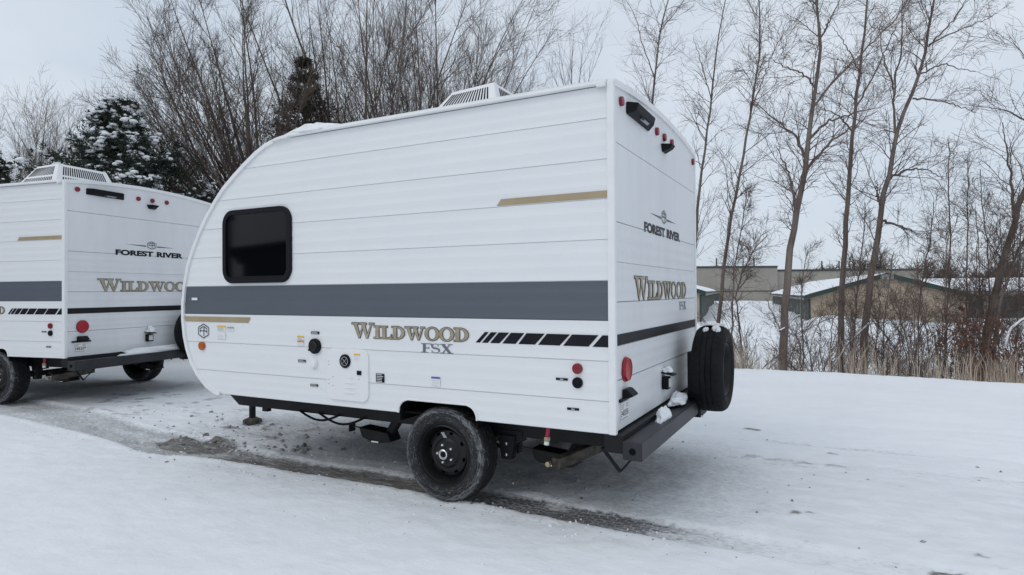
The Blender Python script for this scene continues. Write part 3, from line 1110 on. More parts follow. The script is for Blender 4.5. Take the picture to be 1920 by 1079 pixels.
    k = 0.117
    word = [('ring', s[1], 1.281 + s[2] * k, s[3], s[4] * k, s[5], s[6] * k, *s[7:]) if isinstance(s, tuple) else [(a, 1.281 + b_ * k) for a, b_ in s] for s in word]
    shapes_mesh('letter_outline', word, 0.0045, 0.0022, 'rear', 'letter_dark', T)
    shapes_mesh('letter_fill', word, -0.001, 0.0042, 'rear', 'letter_gold', T)
    shapes_mesh('model_letters', glyph_word('FSX', 1.545, 1.778, 1.189, [0.062] * 3, gap=-0.004), 0.0003, 0.0022, 'rear', 'letter_grey', T)
    wall_text('maker_letters', 'FOREST', 'rear', 0.600, 1.708, 0.522, 0.066, 0.0022, 'black_vinyl', T, bold=0.05)
    wall_text('maker_letters', 'RIVER', 'rear', 1.172, 1.708, 0.405, 0.066, 0.0022, 'black_vinyl', T, bold=0.05)
    hex_logo('hexagon_logo', 'rear', 1.098, 1.850, 0.072, 0.046, 0.009, 0.0022, 'letter_dark', T)
    shapes_mesh('logo_wing', [[(0.742, 1.842), (1.015, 1.828), (1.015, 1.844), (0.742, 1.843)]], 0, 0.0024, 'rear', 'letter_dark', T)
    shapes_mesh('logo_wing', [[(1.180, 1.828), (1.438, 1.834), (1.438, 1.835), (1.180, 1.844)]], 0, 0.0024, 'rear', 'letter_dark', T)
    hex_logo('hexagon_logo', 'side', -3.402, 1.038, 0.071, 0.056, 0.0075, 0.0026, 'letter_dark', T)
    # --- small stickers on the side
    plate('sticker', 'sticker', T, 'side', -3.545, -3.474, 1.283, 1.303, 0.0026)
    for (x0, x1, z0, z1, top) in ((-3.237, -3.140, 1.045, 1.083, 'yellow'), (-3.118, -3.048, 1.045, 1.077, 'print'), (-3.237, -3.140, 0.980, 1.030, None),
                                  (-2.372, -2.310, 1.000, 1.028, 'yellow'), (-2.372, -2.310, 0.955, 0.994, 'orange'), (-1.205, -1.138, 0.740, 0.802, 'blue')):
        s = plate('warning_label', 'sticker', T, 'side', x0, x1, z0, z1, 0.0026)
        if top:
            plate('label_heading', top, s, 'side', x0, x1, z1 - 0.012, z1, 0.0040, 0.0006)
        print_lines(s, 'side', x0 + .004, x1 - .004, z0 + .002, z1 - .014, 3, 0.0040, 'lightprint' if top != 'yellow' else 'print')
    for (x0, x1, z0, z1, n_) in ((-2.238, -2.160, 1.044, 1.063, 2), (-2.365, -2.291, 0.840, 0.858, 2), (-2.246, -2.172, 0.673, 0.691, 2), (-1.652, -1.582, 0.740, 0.797, 5),
                                 (-0.346, -0.273, 0.832, 0.845, 1), (-0.278, -0.206, 0.668, 0.682, 1)):
        s = plate('black_label', 'black_vinyl', T, 'side', x0, x1, z0, z1, 0.0026)
        print_lines(s, 'side', x0 + .006 + (0.02 if n_ == 1 else 0), x1 - .004 - (0.02 if n_ == 1 else 0), z0 + .001, z1 - .001, n_, 0.0040, 'lightprint')
    # --- fittings on the side
    disc('marker_light', 'amber', T, 'side', -3.416, 0.919, 0.034, 0.0, 0.018)
    inl = disc('power_inlet', 'black', T, 'side', -2.197, 0.960, 0.054, 0.0, 0.020, dome=0.2)
    MB().lathe([(0.036, -0.024), (0.034, -0.026), (0.020, -0.022), (0, -0.021)], 24, c=(-2.197, 0, 0.960)).build('inlet_cap', 'rim', inl, smooth=True)
    MB().box(-2.250, -2.232, -0.020, 0.0, 0.925, 0.940).build('hinge', 'black', inl)
    wi = disc('water_inlet', 'plastic', T, 'side', -2.215, 0.836, 0.038, 0.0, 0.012, dome=0.3)
    MB().lathe([(0.026, -0.010), (0.026, -0.022), (0.022, -0.024), (0, -0.024)], 20, c=(-2.205, 0, 0.836)).build('inlet_cap', 'plastic', wi, smooth=True)
    dr = MB().prism(rrect(-2.080, -1.712, 0.598, 0.952, 0.052), -0.013, 0.010).build('water_heater_door', 'plastic', T, bevel=0.004)
    ve = disc('exhaust_vent', 'black', dr, 'side', -1.909, 0.868, 0.047, 0.013, 0.010, dome=0.2)
    for a in (45, 135):
        c_, s_ = math.cos(R(a)) * 0.030, math.sin(R(a)) * 0.030
        MB().tube([(-1.909 - c_, -0.0245, 0.868 - s_), (-1.909 + c_, -0.0245, 0.868 + s_)], 0.0022, 6).build('vent_grille', 'print', dr)
    MB().tube([(-1.909 + 0.030 * math.cos(R(a)), -0.0245, 0.868 + 0.030 * math.sin(R(a))) for a in range(0, 361, 20)], 0.0022, 6, cap=False).build('vent_grille', 'print', dr)
    plate('latch', 'black', dr, 'side', -1.804, -1.768, 0.780, 0.808, 0.0132, 0.006)
    s = plate('warning_label', 'sticker', dr, 'side', -1.832, -1.782, 0.878, 0.922, 0.0132)
    plate('label_heading', 'yellow', dr, 'side', -1.834, -1.780, 0.911, 0.922, 0.0146, 0.0006)
    print_lines(dr, 'side', -1.828, -1.786, 0.880, 0.908, 3, 0.0146, 'lightprint')
    for z, a, b_ in ((0.757, -1.880, -1.846), (0.722, -1.920, -1.815), (0.688, -1.920, -1.815), (0.654, -1.922, -1.815)):
        MB().tube([(a, -0.014, z), ((a + b_) / 2, -0.016, z), (b_, -0.014, z)], [0.003, 0.0055, 0.003], 6).build('louvre', 'plastic', dr, smooth=True)
    for x, z in ((-2.060, 0.862), (-2.060, 0.838), (-2.060, 0.735), (-2.060, 0.705), (-2.022, 0.755), (-2.022, 0.695), (-1.790, 0.752)):
        disc('screw', 'print', dr, 'side', x, z, 0.004, 0.0132, 0.002, n=8)
    disc('marker_light', 'red', T, 'side', -0.214, 0.903, 0.030, 0.0, 0.016)
    disc('black_cap', 'black', T, 'side', -0.214, 0.824, 0.031, 0.0, 0.014)
    # --- fittings on the rear
    for y, z in ((0.135, 2.405), (0.905, 2.407), (1.105, 2.410), (1.320, 2.415), (2.050, 2.410)):
        disc('marker_light', 'red', T, 'rear', y, z, 0.027, 0.0, 0.020)
    lb = MB().hexa([(0.002, 0.235, 2.360), (0.002, 0.715, 2.360), (0.002, 0.715, 2.435), (0.002, 0.235, 2.435),
                    (0.052, 0.285, 2.385), (0.052, 0.665, 2.385), (0.064, 0.665, 2.433), (0.064, 0.285, 2.433)]).build('light_bar', 'black', T, bevel=0.008)
    MB().box(0.040, 0.0475, 0.40, 0.46, 2.368, 2.376).build('lens', 'black', lb)
    MB().hexa([(0.030, 0.43, 2.3685), (0.030, 0.58, 2.3685), (0.046, 0.58, 2.3775), (0.046, 0.43, 2.3775),
               (0.028, 0.43, 2.371), (0.028, 0.58, 2.371), (0.044, 0.58, 2.380), (0.044, 0.43, 2.380)]).build('lens', 'print', lb)
    cm = MB().hexa([(0.002, 1.020, 2.352), (0.002, 1.180, 2.352), (0.002, 1.150, 2.300), (0.002, 1.050, 2.300),
                    (0.075, 1.050, 2.350), (0.075, 1.150, 2.350), (0.060, 1.130, 2.322), (0.060, 1.070, 2.322)]).build('camera_mount', 'black', T, bevel=0.005)
    tl = disc('tail_light', 'tail', T, 'rear', 0.192, 0.889, 0.068, 0.0, 0.026, n=40, dome=0.5)
    MB().lathe([(0.071, 0.0), (0.071, 0.010), (0.066, 0.013)], 40, c=(0.0, 0.192, 0.889), axis='x').build('lens_ring', 'red', tl, smooth=True)
    pb = MB().box(0.001, 0.012, 0.070, 0.290, 0.716, 0.734).build('plate_bracket', 'black', T, bevel=0.003)
    MB().prism([(0.004, 0.730), (0.060, 0.742), (0.064, 0.752), (0.030, 0.784), (0.004, 0.784)], 0.125, 0.235).build('plate_lamp', 'black', pb, bevel=0.006)
    s = plate('serial_sticker', 'sticker', T, 'rear', 0.092, 0.245, 0.605, 0.708, 0.0016)
    print_lines(s, 'rear', 0.100, 0.165, 0.668, 0.700, 3, 0.0030)
    print_lines(s, 'rear', 0.195, 0.240, 0.672, 0.700, 2, 0.0030)
    print_lines(s, 'rear', 0.100, 0.240, 0.610, 0.624, 1, 0.0030)
    ol = MB().box(0.001, 0.045, 1.000, 1.085, 0.660, 0.745).build('outlet_box', 'black', T, bevel=0.006)
    MB().box(0.046, 0.050, 1.015, 1.070, 0.675, 0.735).build('outlet_face', 'lightprint', ol)
    MB().prism([(0.0, 0.772), (0.080, 0.756), (0.080, 0.762), (0.0, 0.780)], 0.990, 1.100).build('outlet_lid', 'black', ol)
    # --- roof fittings
    ac = empty('air_conditioner', (0, 0, 0))
    ac.parent = T
    bx = [(-1.86, 0.66, 2.55), (-1.06, 0.66, 2.55), (-1.06, 1.58, 2.55), (-1.86, 1.58, 2.55)]
    tp = [(-1.56, 0.80, 2.885), (-1.19, 0.80, 2.905), (-1.19, 1.46, 2.905), (-1.56, 1.46, 2.885)]
    sh = MB().hexa(bx + tp).build('shroud', 'plastic', ac, bevel=0.012)

    def quadpt(p0, p1, p2, p3, s_, t_):
        a = Vector(p0).lerp(Vector(p1), s_)
        b_ = Vector(p3).lerp(Vector(p2), s_)
        return a.lerp(b_, t_)

    def slots(p0, p1, p2, p3, n_, rows, lean=0.0):
        nrm = (Vector(p1) - Vector(p0)).cross(Vector(p3) - Vector(p0)).normalized()
        for (t0, t1, s0, s1) in rows:
            mb_ = MB()
            for i in range(n_):
                a = 0.10 + 0.80 * i / n_
                if a < s0 or a > s1:
                    continue
                w_ = 0.80 / n_ * 0.48
                q4 = [quadpt(p0, p1, p2, p3, a, t0), quadpt(p0, p1, p2, p3, a + w_, t0), quadpt(p0, p1, p2, p3, a + w_ + lean, t1), quadpt(p0, p1, p2, p3, a + lean, t1)]
                top_ = [q_ + nrm * 0.003 for q_ in q4]
                bot_ = [q_ - nrm * 0.01 for q_ in q4]
                mb_.hexa(bot_ + top_)
            mb_.build('grille_slots', 'black', ac)

    rows = [(0.58, 0.90, 0, 1), (0.30, 0.50, 0.0, 1)]
    slots(bx[0], bx[1], tp[1], tp[0], 16, rows, 0.0)
    slots(bx[1], bx[2], tp[2], tp[1], 20, rows)
    # --- running gear
    for y0 in (0.27, WID - 0.32):
        MB().prism([(-3.53, 0.552), (-3.33, 0.413), (0.00, 0.413), (0.00, 0.552)], y0, y0 + 0.05).build('frame_rail', 'chassis', T)
    MB().box(-3.15, -0.02, 0.05, WID - 0.05, 0.542, 0.557).build('underbelly', 'under', T)
    for x in (-3.0, -2.2, -0.65):
        MB().box(x, x + 0.06, 0.322, WID - 0.322, 0.44, 0.541).build('cross_member', 'chassis', T)
    for s_ in (-1, 1):
        yb = WID / 2
        MB().hexa([(-3.25, yb + s_ * 0.72, 0.425), (-3.25, yb + s_ * 0.66, 0.425), (-4.30, yb + s_ * 0.04, 0.425), (-4.36, yb + s_ * 0.09, 0.425),
                   (-3.25, yb + s_ * 0.72, 0.515), (-3.25, yb + s_ * 0.66, 0.515), (-4.30, yb + s_ * 0.04, 0.515), (-4.36, yb + s_ * 0.09, 0.515)]).build('tongue_arm', 'chassis', T)
    MB().box(-4.62, -4.30, WID / 2 - 0.045, WID / 2 + 0.045, 0.42, 0.535).build('coupler', 'chassis', T, bevel=0.015)
    jk = MB().tube([(-4.27, WID / 2 + 0.12, 0.045), (-4.27, WID / 2 + 0.12, 0.75)], 0.032, 14).build('tongue_jack', 'chassis', T, smooth=True)
    MB().lathe([(0.0, 0.0), (0.095, 0.0), (0.090, 0.03), (0.045, 0.05), (0.0, 0.05)], 8, c=(-4.27, WID / 2 + 0.12, 0.012), axis='z').build('foot', 'dirty_steel', jk)
    ax = MB().tube([(-1.11, 0.20, 0.295), (-1.11, WID - 0.20, 0.295)], 0.033, 12).build('axle', 'chassis', T, smooth=True)
    for y0 in (0.245, WID - 0.295):
        sp = MB()
        for k in range(3):
            w_ = 0.36 - 0.07 * k
            sp.hexa([(-1.11 - w_, y0, 0.335 + .008 * k), (-1.11 + w_, y0, 0.335 + .008 * k), (-1.11 + w_, y0 + .045, 0.335 + .008 * k), (-1.11 - w_, y0 + .045, 0.335 + .008 * k),
                     (-1.11 - w_, y0, 0.342 + .008 * k), (-1.11 + w_, y0, 0.342 + .008 * k), (-1.11 + w_, y0 + .045, 0.342 + .008 * k), (-1.11 - w_, y0 + .045, 0.342 + .008 * k)])
        sp.build('leaf_spring', 'chassis', T)
        for x in (-1.47, -0.80):
            hg = MB().prism([(x - .06, 0.42), (x - .035, 0.27), (x + .035, 0.27), (x + .06, 0.42)], y0 - 0.004, y0 + 0.05).build('spring_hanger', 'chassis', T)
            for z in (0.30, 0.37):
                disc('bolt', 'chrome', hg, 'side', x, z, 0.011, -(y0 - 0.004), 0.010, n=8)
    MB().box(-0.86, -0.70, 0.262, 0.33, 0.385, 0.45).build('step_bracket', 'chassis', T)
    # stabiliser jacks, folded up under the frame
    for xj, dirn in ((-1.93, -1), (-0.50, 1)):
        for yj in (0.36, WID - 0.60):
            pts = [(xj - 0.17, yj - 0.02, 0.335), (xj + 0.10, yj - 0.02, 0.315), (xj + 0.13, yj - 0.02, 0.25), (xj - 0.02, yj - 0.02, 0.225), (xj - 0.14, yj - 0.02, 0.262)]
            sj = MB().prism([(p[0], p[2]) for p in pts], yj - 0.03, yj + 0.10).build('stabiliser_jack', 'chassis', T, bevel=0.008)
            MB().tube([(xj + 0.08, yj + .03, 0.30), (xj + 0.17, yj + .03, 0.43)], [0.035, 0.045], 8).build('jack_leg', 'chassis', sj)
            MB().tube([(xj - 0.16, yj + .02, 0.315), (xj - 0.26, yj + .02, 0.322), (xj - 0.27, yj + .02, 0.335)], 0.006, 6).build('jack_screw', 'dirty_steel', sj)
            MB().box(xj - 0.285, xj - 0.27, yj - 0.01, yj + 0.05, 0.285, 0.35).build('jack_socket', 'chassis', sj)
            MB().box(xj - 0.045, xj + 0.02, yj - 0.034, yj - 0.0301, 0.236, 0.246).build('jack_plate', 'chrome', sj)
    MB().hexa([(-0.46, 0.18, 0.27), (-0.40, 0.16, 0.27), (-0.22, 0.52, 0.33), (-0.28, 0.54, 0.33), (-0.46, 0.18, 0.335), (-0.40, 0.16, 0.335), (-0.22, 0.52, 0.40), (-0.28, 0.54, 0.40)]) \
        .build('jack_arm', 'dirty_steel', T, bevel=0.006)
    disc('jack_nut', 'brass', T, 'side', -0.47, 0.300, 0.018, -0.17, 0.03, n=6)
    dv = MB().tube([(-0.44, 0.10, 0.55), (-0.45, 0.10, 0.475)], 0.013, 8).build('drain_valve', 'valve', T)
    MB().tube([(-0.450, 0.10, 0.478), (-0.452, 0.10, 0.456)], 0.020, 6).build('brass_nut', 'brass', dv)
    MB().tube([(-0.452, 0.10, 0.452), (-0.455, 0.10, 0.430)], 0.016, 8).build('white_cap', 'plastic', dv)
    MB().tube([(-0.145, 0.20, 0.425), (-0.050, 0.245, 0.285)], 0.011, 8).tube([(-0.050, 0.245, 0.285), (0.055, 0.30, 0.415)], 0.006, 6).build('hose_hook', 'chassis', T)
    for i, (x0, x1, sag) in enumerate(((-2.62, -2.22, 0.055), (-2.42, -1.98, 0.065))):
        pts = [(x0 + (x1 - x0) * t, 0.30 + 0.0 * i, 0.425 - sag * math.sin(math.pi * t)) for t in np.linspace(0, 1, 12)]
        MB().tube([(a, 0.255, c) for a, b_, c in pts], 0.009, 8).build('cable', 'black', T, smooth=True)
    MB().box(-3.09, -3.03, 0.30, 0.34, 0.375, 0.413).build('cable_clip', 'chassis', T)
    # bumper
    bu = MB().box(0.045, 0.152, -0.010, 2.06, 0.425, 0.528).build('bumper', 'bumper', T, bevel=0.006)
    MB().lathe([(0.019, -0.0116), (0.0, -0.0116)], 18, c=(0.10, 0.0, 0.475)).build('end_hole', 'under', bu)
    MB().box(-0.06, 0.046, 0.0, 2.05, 0.455, 0.5515).build('bumper_deck', 'chassis', bu)
    MB().box(0.040, 0.165, 1.48, 1.72, 0.395, 0.5299).build('spare_bracket', 'chassis', T, bevel=0.004)
    MB().box(0.075, 0.130, 1.46, 1.74, 0.530, 0.880).build('spare_mount', 'chassis', T, bevel=0.004)
    for z in (0.52, 0.405):
        MB().tube([(0.166, 1.50, z), (0.180, 1.50, z)], 0.009, 6).build('bracket_bolt', 'chrome', bu)
    make_wheel('wheel', T, (-1.150, 0.035, 0.305), (0, R(-20), 0), 'rubber', 1.045, True)
    make_wheel('wheel', T, (-1.150, WID - 0.035, 0.305), (0, 0, math.pi), 'rubber', 1.045, True)
    make_wheel('spare_wheel', T, (0.345, 1.60, 0.752), (0, 0, math.pi / 2), 'rubber_clean', 1.08, False)
    return T


trailer = build_trailer()
trailer2 = copy_tree(trailer)
trailer2.location = (-6.335, 0.473, 0.09)
trailer2.rotation_euler = (0, 0, 0.17177)
wall_text('serial_number', '348358', 'rear', 0.103, 0.630, 0.130, 0.034, 0.0032, 'black_vinyl', trailer, bold=0.01)
wall_text('serial_number', '348359', 'rear', 0.103, 0.630, 0.130, 0.034, 0.0032, 'black_vinyl', trailer2, bold=0.01)
vt = MB().hexa([(-0.96, 0.55, 2.555), (-0.58, 0.55, 2.555), (-0.58, 0.95, 2.57), (-0.96, 0.95, 2.57),
                (-0.96, 0.55, 2.60), (-0.58, 0.55, 2.60), (-0.58, 0.95, 2.62), (-0.96, 0.95, 2.62)]).build('roof_vent', 'trim', trailer)
MB().hexa([(-1.02, 0.54, 2.625), (-0.62, 0.54, 2.695), (-0.62, 0.96, 2.715), (-1.02, 0.96, 2.645),
           (-0.97, 0.57, 2.665), (-0.66, 0.57, 2.728), (-0.66, 0.93, 2.745), (-0.97, 0.93, 2.68)]).build('vent_lid', 'lightprint', vt, bevel=0.012)
tag(trailer, 'near white travel trailer with wide grey stripe and black side window', 'travel trailer', 'white travel trailers parked on the lot')
tag(trailer2, 'farther white travel trailer cut by the left edge, serial 348359', 'travel trailer', 'white travel trailers parked on the lot')

# ---------------------------------------------------------------- buildings beyond the trees
def gpt(u, d):
    p = at(u, 545, d)
    return np.array([p[0], p[1], float(gz(p[0], p[1]))])


def frame_obj(name, origin, xdir):
    """Empty whose local x runs along xdir"""
    return empty(name, tuple(origin), math.atan2(xdir[1], xdir[0]))


def cam_dir(u):
    d = AX_F + AX_R * (u - 960) / CAM_F
    d = np.array([d[0], d[1], 0])
    return d / np.linalg.norm(d)


def snow_slab(name, quad, thick, parent, seed=0, nu=26, nv=10, ragged=0.0):
    """soft snow blanket over the four corners of a roof slope"""
    p0, p1, p2, p3 = [Vector(q_) for q_ in quad]
    vs, fs = [], []
    rg = np.random.default_rng(seed)
    off = rg.random(2) * 50
    for i in range(nu + 1):
        for j in range(nv + 1):
            s, t = i / nu, j / nv
            p = p0.lerp(p1, s).lerp(p3.lerp(p2, s), t)
            ed = min(s * nu, (1 - s) * nu, t * nv, (1 - t) * nv, 1.5) / 1.5
            h = thick * (0.35 + 0.65 * ed) * (0.7 + 0.6 * float(fbm(np.array(s * 9 + off[0]), np.array(t * 4 + off[1]), 3)))
            sag = ragged * float(fbm(np.array(s * 14 + off[0]), np.array(3.0), 3)) if j == 0 else 0
            vs.append((p.x, p.y, p.z + h - sag))
    w = nv + 1
    for i in range(nu):
        for j in range(nv):
            fs.append((i * w + j, (i + 1) * w + j, (i + 1) * w + j + 1, i * w + j + 1))
    return mesh_obj(name, vs, fs, 'snowlump', parent, smooth=True)


def storage_building(name, origin, ldir, width, length, eave, rise, label, ndoor, vent, right=False):
    """gable end on local x, length along local y; origin is the near left corner"""
    # local x = gable direction to the right, local y = length direction
    gdir = np.array([ldir[1], -ldir[0], 0])
    B = frame_obj(name, (origin[0], origin[1], 0), gdir)
    g0 = -2.6
    w2 = width / 2
    wall = MB().prism([(0, g0), (width, g0), (width, eave), (w2, eave + rise), (0, eave)], 0, length).build('wall', 'tanwall', B)
    o = 0.45
    th = 0.16
    sl = rise / w2
    for s in (-1, 1):
        xa, za = (-o, eave - o * sl) if s < 0 else (width + o, eave - o * sl)
        MB().prism([(xa, za + .02), (w2, eave + rise + .02), (w2, eave + rise + th), (xa, za + th)], -0.30, length + 0.3).build('roof', 'darktrim', B)
        MB().prism([(xa, za - .12), (w2, eave + rise - .12), (w2, eave + rise + th + .02), (xa, za + th + .02)], -0.36, -0.302).build('rake_board', 'greentrim', B)
        MB().box(min(xa, xa - s * -0.02), max(xa, xa - s * -0.02) + 0.02, -0.30, length + 0.3, za - 0.16, za + 0.0).build('fascia', 'post', B)
        q4 = [(xa, -0.32, za + th), (xa, length + .3, za + th), (w2, length + .3, eave + rise + th), (w2, -0.32, eave + rise + th)]
        snow_slab('roof_snow', q4, 0.16, B, seed=int(abs(origin[0] * 7)) + s + 3, ragged=0.10)
    n = ndoor
    for i in range(n):
        y0 = 0.35 + i * (length - 0.5) / n
        y1 = 0.35 + (i + 1) * (length - 0.5) / n - 0.35
        w_ = width + 0.036 if right else 0.0
        MB().box(w_ - 0.03, w_ - 0.006, y0, y1, g0, eave - 0.32).build('roll_up_door', 'door', B)
        MB().box(w_ - (0.03 if right else 0.10), w_ + (0.064 if right else -0.006), y1 + 0.04, y1 + 0.30, g0, eave - 0.18).build('post', 'post', B)
    w_ = width if right else 0.0
    MB().box(w_ - (0.02 if right else 0.12), w_ + (0.12 if right else 0.02), -0.02, 0.22, g0, eave - 0.2).build('corner_post', 'greentrim', B)
    if vent:
        v_ = MB().box(w2 - 0.42, w2 + 0.42, -0.42, -0.362, eave + rise - .28, eave + rise + 0.10).build('ridge_sign', 'post', B)
        MB().box(w2 - 0.22, w2 + 0.22, -0.06, -0.004, eave + rise - 0.95, eave + rise - 0.62).build('wall_vent', 'post', B)
    # block courses on the gable
    for k in range(1, 6):
        zz = eave - 0.35 - 0.42 * (k - 1)
        MB().box(0.25, width - 0.05, -0.012, -0.002, zz, zz + 0.012).build('block_course', 'tanwall', B)
    tag(B, label, 'building')
    return B


L1 = cam_dir(1370)
o1 = at(1519, 556, 48)
storage_building('storage_building', o1, L1, 10.2, 44, 0.86, 1.50, 'tan gabled storage building with green roof trim behind the bare trees', 15, True)
G1 = np.array([L1[1], -L1[0], 0])
o0 = at(1312, 548, 50) - 9.0 * G1
storage_building('storage_building', o0, L1, 9.0, 42, 1.22, 1.2, 'storage building with snowy roof half hidden behind the near trailer', 14, False, right=True)


def flat_hall():
    d0 = 106
    p0, p1, p2 = at(1200, 545, d0), at(1458, 545, d0 * 1.0), at(1720, 545, d0 * 1.02)
    x = (p1 - p0)
    B = frame_obj('flat_roofed_hall', (p0[0], p0[1], 0), x / np.linalg.norm(x))
    w1 = float(np.linalg.norm((p1 - p0)[:2]))
    w2 = w1 + float(np.linalg.norm((p2 - p1)[:2]))
    for (a, b_, top, y0) in ((0, w1, 5.15, 0.0), (w1 + 0.02, w2, 4.55, 0.9)):
        MB().box(a, b_, y0, y0 + 26, -3, top).build('wall', 'greywall', B)
        MB().box(a - 0.1, b_ + (0.1 if a else 0), y0 - 0.15, y0 + 26, top + 0.002, top + 0.32).build('coping', 'darktrim', B)
        k = a + 2.6
        while k < b_ - 1:
            MB().box(k, k + 0.06, y0 - 0.03, y0 - 0.004, -2, top - 0.1).build('panel_joint', 'greywall', B)
            k += 3.4
    for a, t in ((w1 * 0.60, 5.47), (w1 * 0.88, 5.47), (w1 + 9, 4.87), (w1 + 12.0, 4.87)):
        MB().tube([(a, 3, t), (a, 3, t + 1.5)], 0.12, 8).build('vent_pipe', 'darktrim', B)
    MB().box(w1 * 0.42, w1 - 0.4, -0.08, -0.02, 1.15, 1.27).build('guard_rail', 'darktrim', B)
    MB().box(w1 * 0.515, w1 * 0.57, -2.2, -0.1, -2, 0.9).build('loading_bay', 'door', B)
    tag(B, 'long taupe flat roofed hall behind the storage buildings', 'building')


flat_hall()


def long_shed():
    d0 = 52
    p0, p1 = at(1762, 545, d0), at(2120, 545, d0 * 0.92)
    x = p1 - p0
    B = frame_obj('storage_shed', (p0[0], p0[1], 0), x / np.linalg.norm(x))
    w = float(np.linalg.norm(x[:2]))
    MB().box(0, w, 0, 9, -3, 0.98).build('wall', 'tanwall', B)
    MB().prism([(0, 0.98), (w, 0.98), (w, 1.10), (0, 1.10)], -0.6, 0.0).build('eave', 'darktrim', B)
    MB().box(-0.3, w, -0.64, -0.602, 0.90, 1.14).build('fascia', 'post', B)
    MB().add([(-0.3, -0.6, 1.102), (w, -0.6, 1.102), (w, 5, 2.22), (-0.3, 5, 2.22), (-0.3, 9.5, 1.102), (w, 9.5, 1.102)], [(0, 1, 2, 3), (3, 2, 5, 4)]).build('roof', 'darktrim', B)
    snow_slab('roof_snow', [(-0.3, -0.62, 1.12), (w, -0.62, 1.12), (w, 5, 2.24), (-0.3, 5, 2.24)], 0.2, B, seed=5, nu=40)
    k = 0.5
    while k < w - 2.5:
        MB().box(k, k + 2.5, -0.04, -0.004, -3, 0.72).build('roll_up_door', 'door', B)
        MB().box(k + 2.56, k + 2.80, -0.62, -0.40, -3, 0.90).build('post', 'post', B)
        k += 2.9
    tag(B, 'long low shed with snowy roof and dark doors at right edge', 'building')


long_shed()


def workshop():
    """dark sheds across the lot; the side window mirrors them"""
    a = math.atan2(0.76, -0.645)
    B = empty('workshop', (-11.5, -8.5, 0.0), a)
    MB().prism([(-7, -0.5), (1.2, -0.5), (1.2, 2.35), (-2.9, 3.05), (-7, 2.35)], 0, 7).build('wall', 'door', B)
    MB().prism([(-7.3, 2.36), (-2.9, 3.07), (1.5, 2.36), (1.5, 2.46), (-2.9, 3.19), (-7.3, 2.46)], -0.3, 7.3).build('roof', 'darktrim', B)
    MB().box(-4.4, -1.4, -0.05, -0.003, -0.3, 2.2).build('roll_up_door', 'darktrim', B)
    MB().box(1.7, 6.6, -1.2, 7, -0.5, 3.9).build('side_block', 'door', B)
    MB().box(1.6, 6.7, -1.3, 7.1, 3.902, 4.02).build('flat_roof', 'darktrim', B)
    MB().box(2.6, 3.6, -1.24, -1.203, -0.3, 1.8).build('door', 'darktrim', B)
    tag(B, 'dark workshop seen only as a reflection in the near trailer window', 'building')


workshop()


# ---------------------------------------------------------------- bare trees
def unit(a):
    return a / np.maximum(np.linalg.norm(a, axis=-1, keepdims=True), 1e-9)


def grow(base, dirs, length, r0, r1, K, wig, up, rng):
    """polylines (n, K+1, 3) and radii"""
    n = len(base)
    P = np.empty((n, K + 1, 3))
    P[:, 0] = base
    d = unit(dirs)
    st = (length / K)[:, None]
    for k in range(K):
        d = unit(d + rng.normal(0, wig, (n, 3)) + np.array([0, 0, up]))
        P[:, k + 1] = P[:, k] + d * st
    t = np.linspace(0, 1, K + 1)[None, :]
    rad = r0[:, None] * (1 - t) + r1[:, None] * t
    return P, rad


def sprout(P, rad, cnt, t0, t1, ang, rng, spread=0.25, tpow=1.0):
    """child bases on the polylines: pos, dir, parent radius, t, parent index"""
    n, K1, _ = P.shape
    pi = np.repeat(np.arange(n), cnt)
    t = t0 + (t1 - t0) * rng.random(len(pi)) ** tpow
    f = t * (K1 - 1)
    i = np.minimum(f.astype(int), K1 - 2)
    w = (f - i)[:, None]
    pos = P[pi, i] * (1 - w) + P[pi, i + 1] * w
    d = unit(P[pi, i + 1] - P[pi, i])
    rr = rad[pi, i] * (1 - w[:, 0]) + rad[pi, i + 1] * w[:, 0]
    a = rng.normal(0, 1, (len(pi), 3))
    side = unit(a - d * (a * d).sum(1, keepdims=True))
    th = np.radians(ang) * (1 + rng.normal(0, spread, len(pi)))
    dd = d * np.cos(th)[:, None] + side * np.sin(th)[:, None]
    return pos, dd, rr, t, pi


def tubes(P, rad, n):
    """vertices and quads for all polylines at once"""
    m, K1, _ = P.shape
    T = np.empty_like(P)
    T[:, 1:-1] = P[:, 2:] - P[:, :-2]
    T[:, 0] = P[:, 1] - P[:, 0]
    T[:, -1] = P[:, -1] - P[:, -2]
    T = unit(T)
    ref = np.where(np.abs(T[:, :1, 2:3]) < 0.9, np.array([0, 0, 1.0]), np.array([1.0, 0, 0]))
    U = unit(ref - T * (ref * T).sum(-1, keepdims=True))
    W = np.cross(T, U)
    a = 2 * np.pi * np.arange(n) / n
    V = P[:, :, None, :] + rad[:, :, None, None] * (np.cos(a)[None, None, :, None] * U[:, :, None, :] + np.sin(a)[None, None, :, None] * W[:, :, None, :])
    V = V.reshape(-1, 3)
    b = (np.arange(m) * K1 * n)[:, None, None] + (np.arange(K1 - 1) * n)[None, :, None]
    k = np.arange(n)[None, None, :]
    k2 = (k + 1) % n
    F = np.stack([b + k, b + k2, b + n + k2, b + n + k], -1).reshape(-1, 4)
    return V, F


def join(parts):
    Vs, Fs, o = [], [], 0
    for V, F in parts:
        Vs.append(V)
        Fs.append(F + o)
        o += len(V)
    return np.concatenate(Vs), np.concatenate(Fs)


def resample(pts, n):
    pts = np.asarray(pts, float)
    s = np.r_[0, np.cumsum(np.linalg.norm(np.diff(pts, axis=0), axis=1))]
    t = np.linspace(0, s[-1], n)
    # smooth through the traced points
    out_ = np.stack([np.interp(t, s, pts[:, i]) for i in range(3)], 1)
    for _ in range(2):
        out_[1:-1] = 0.25 * out_[:-2] + 0.5 * out_[1:-1] + 0.25 * out_[2:]
    return out_


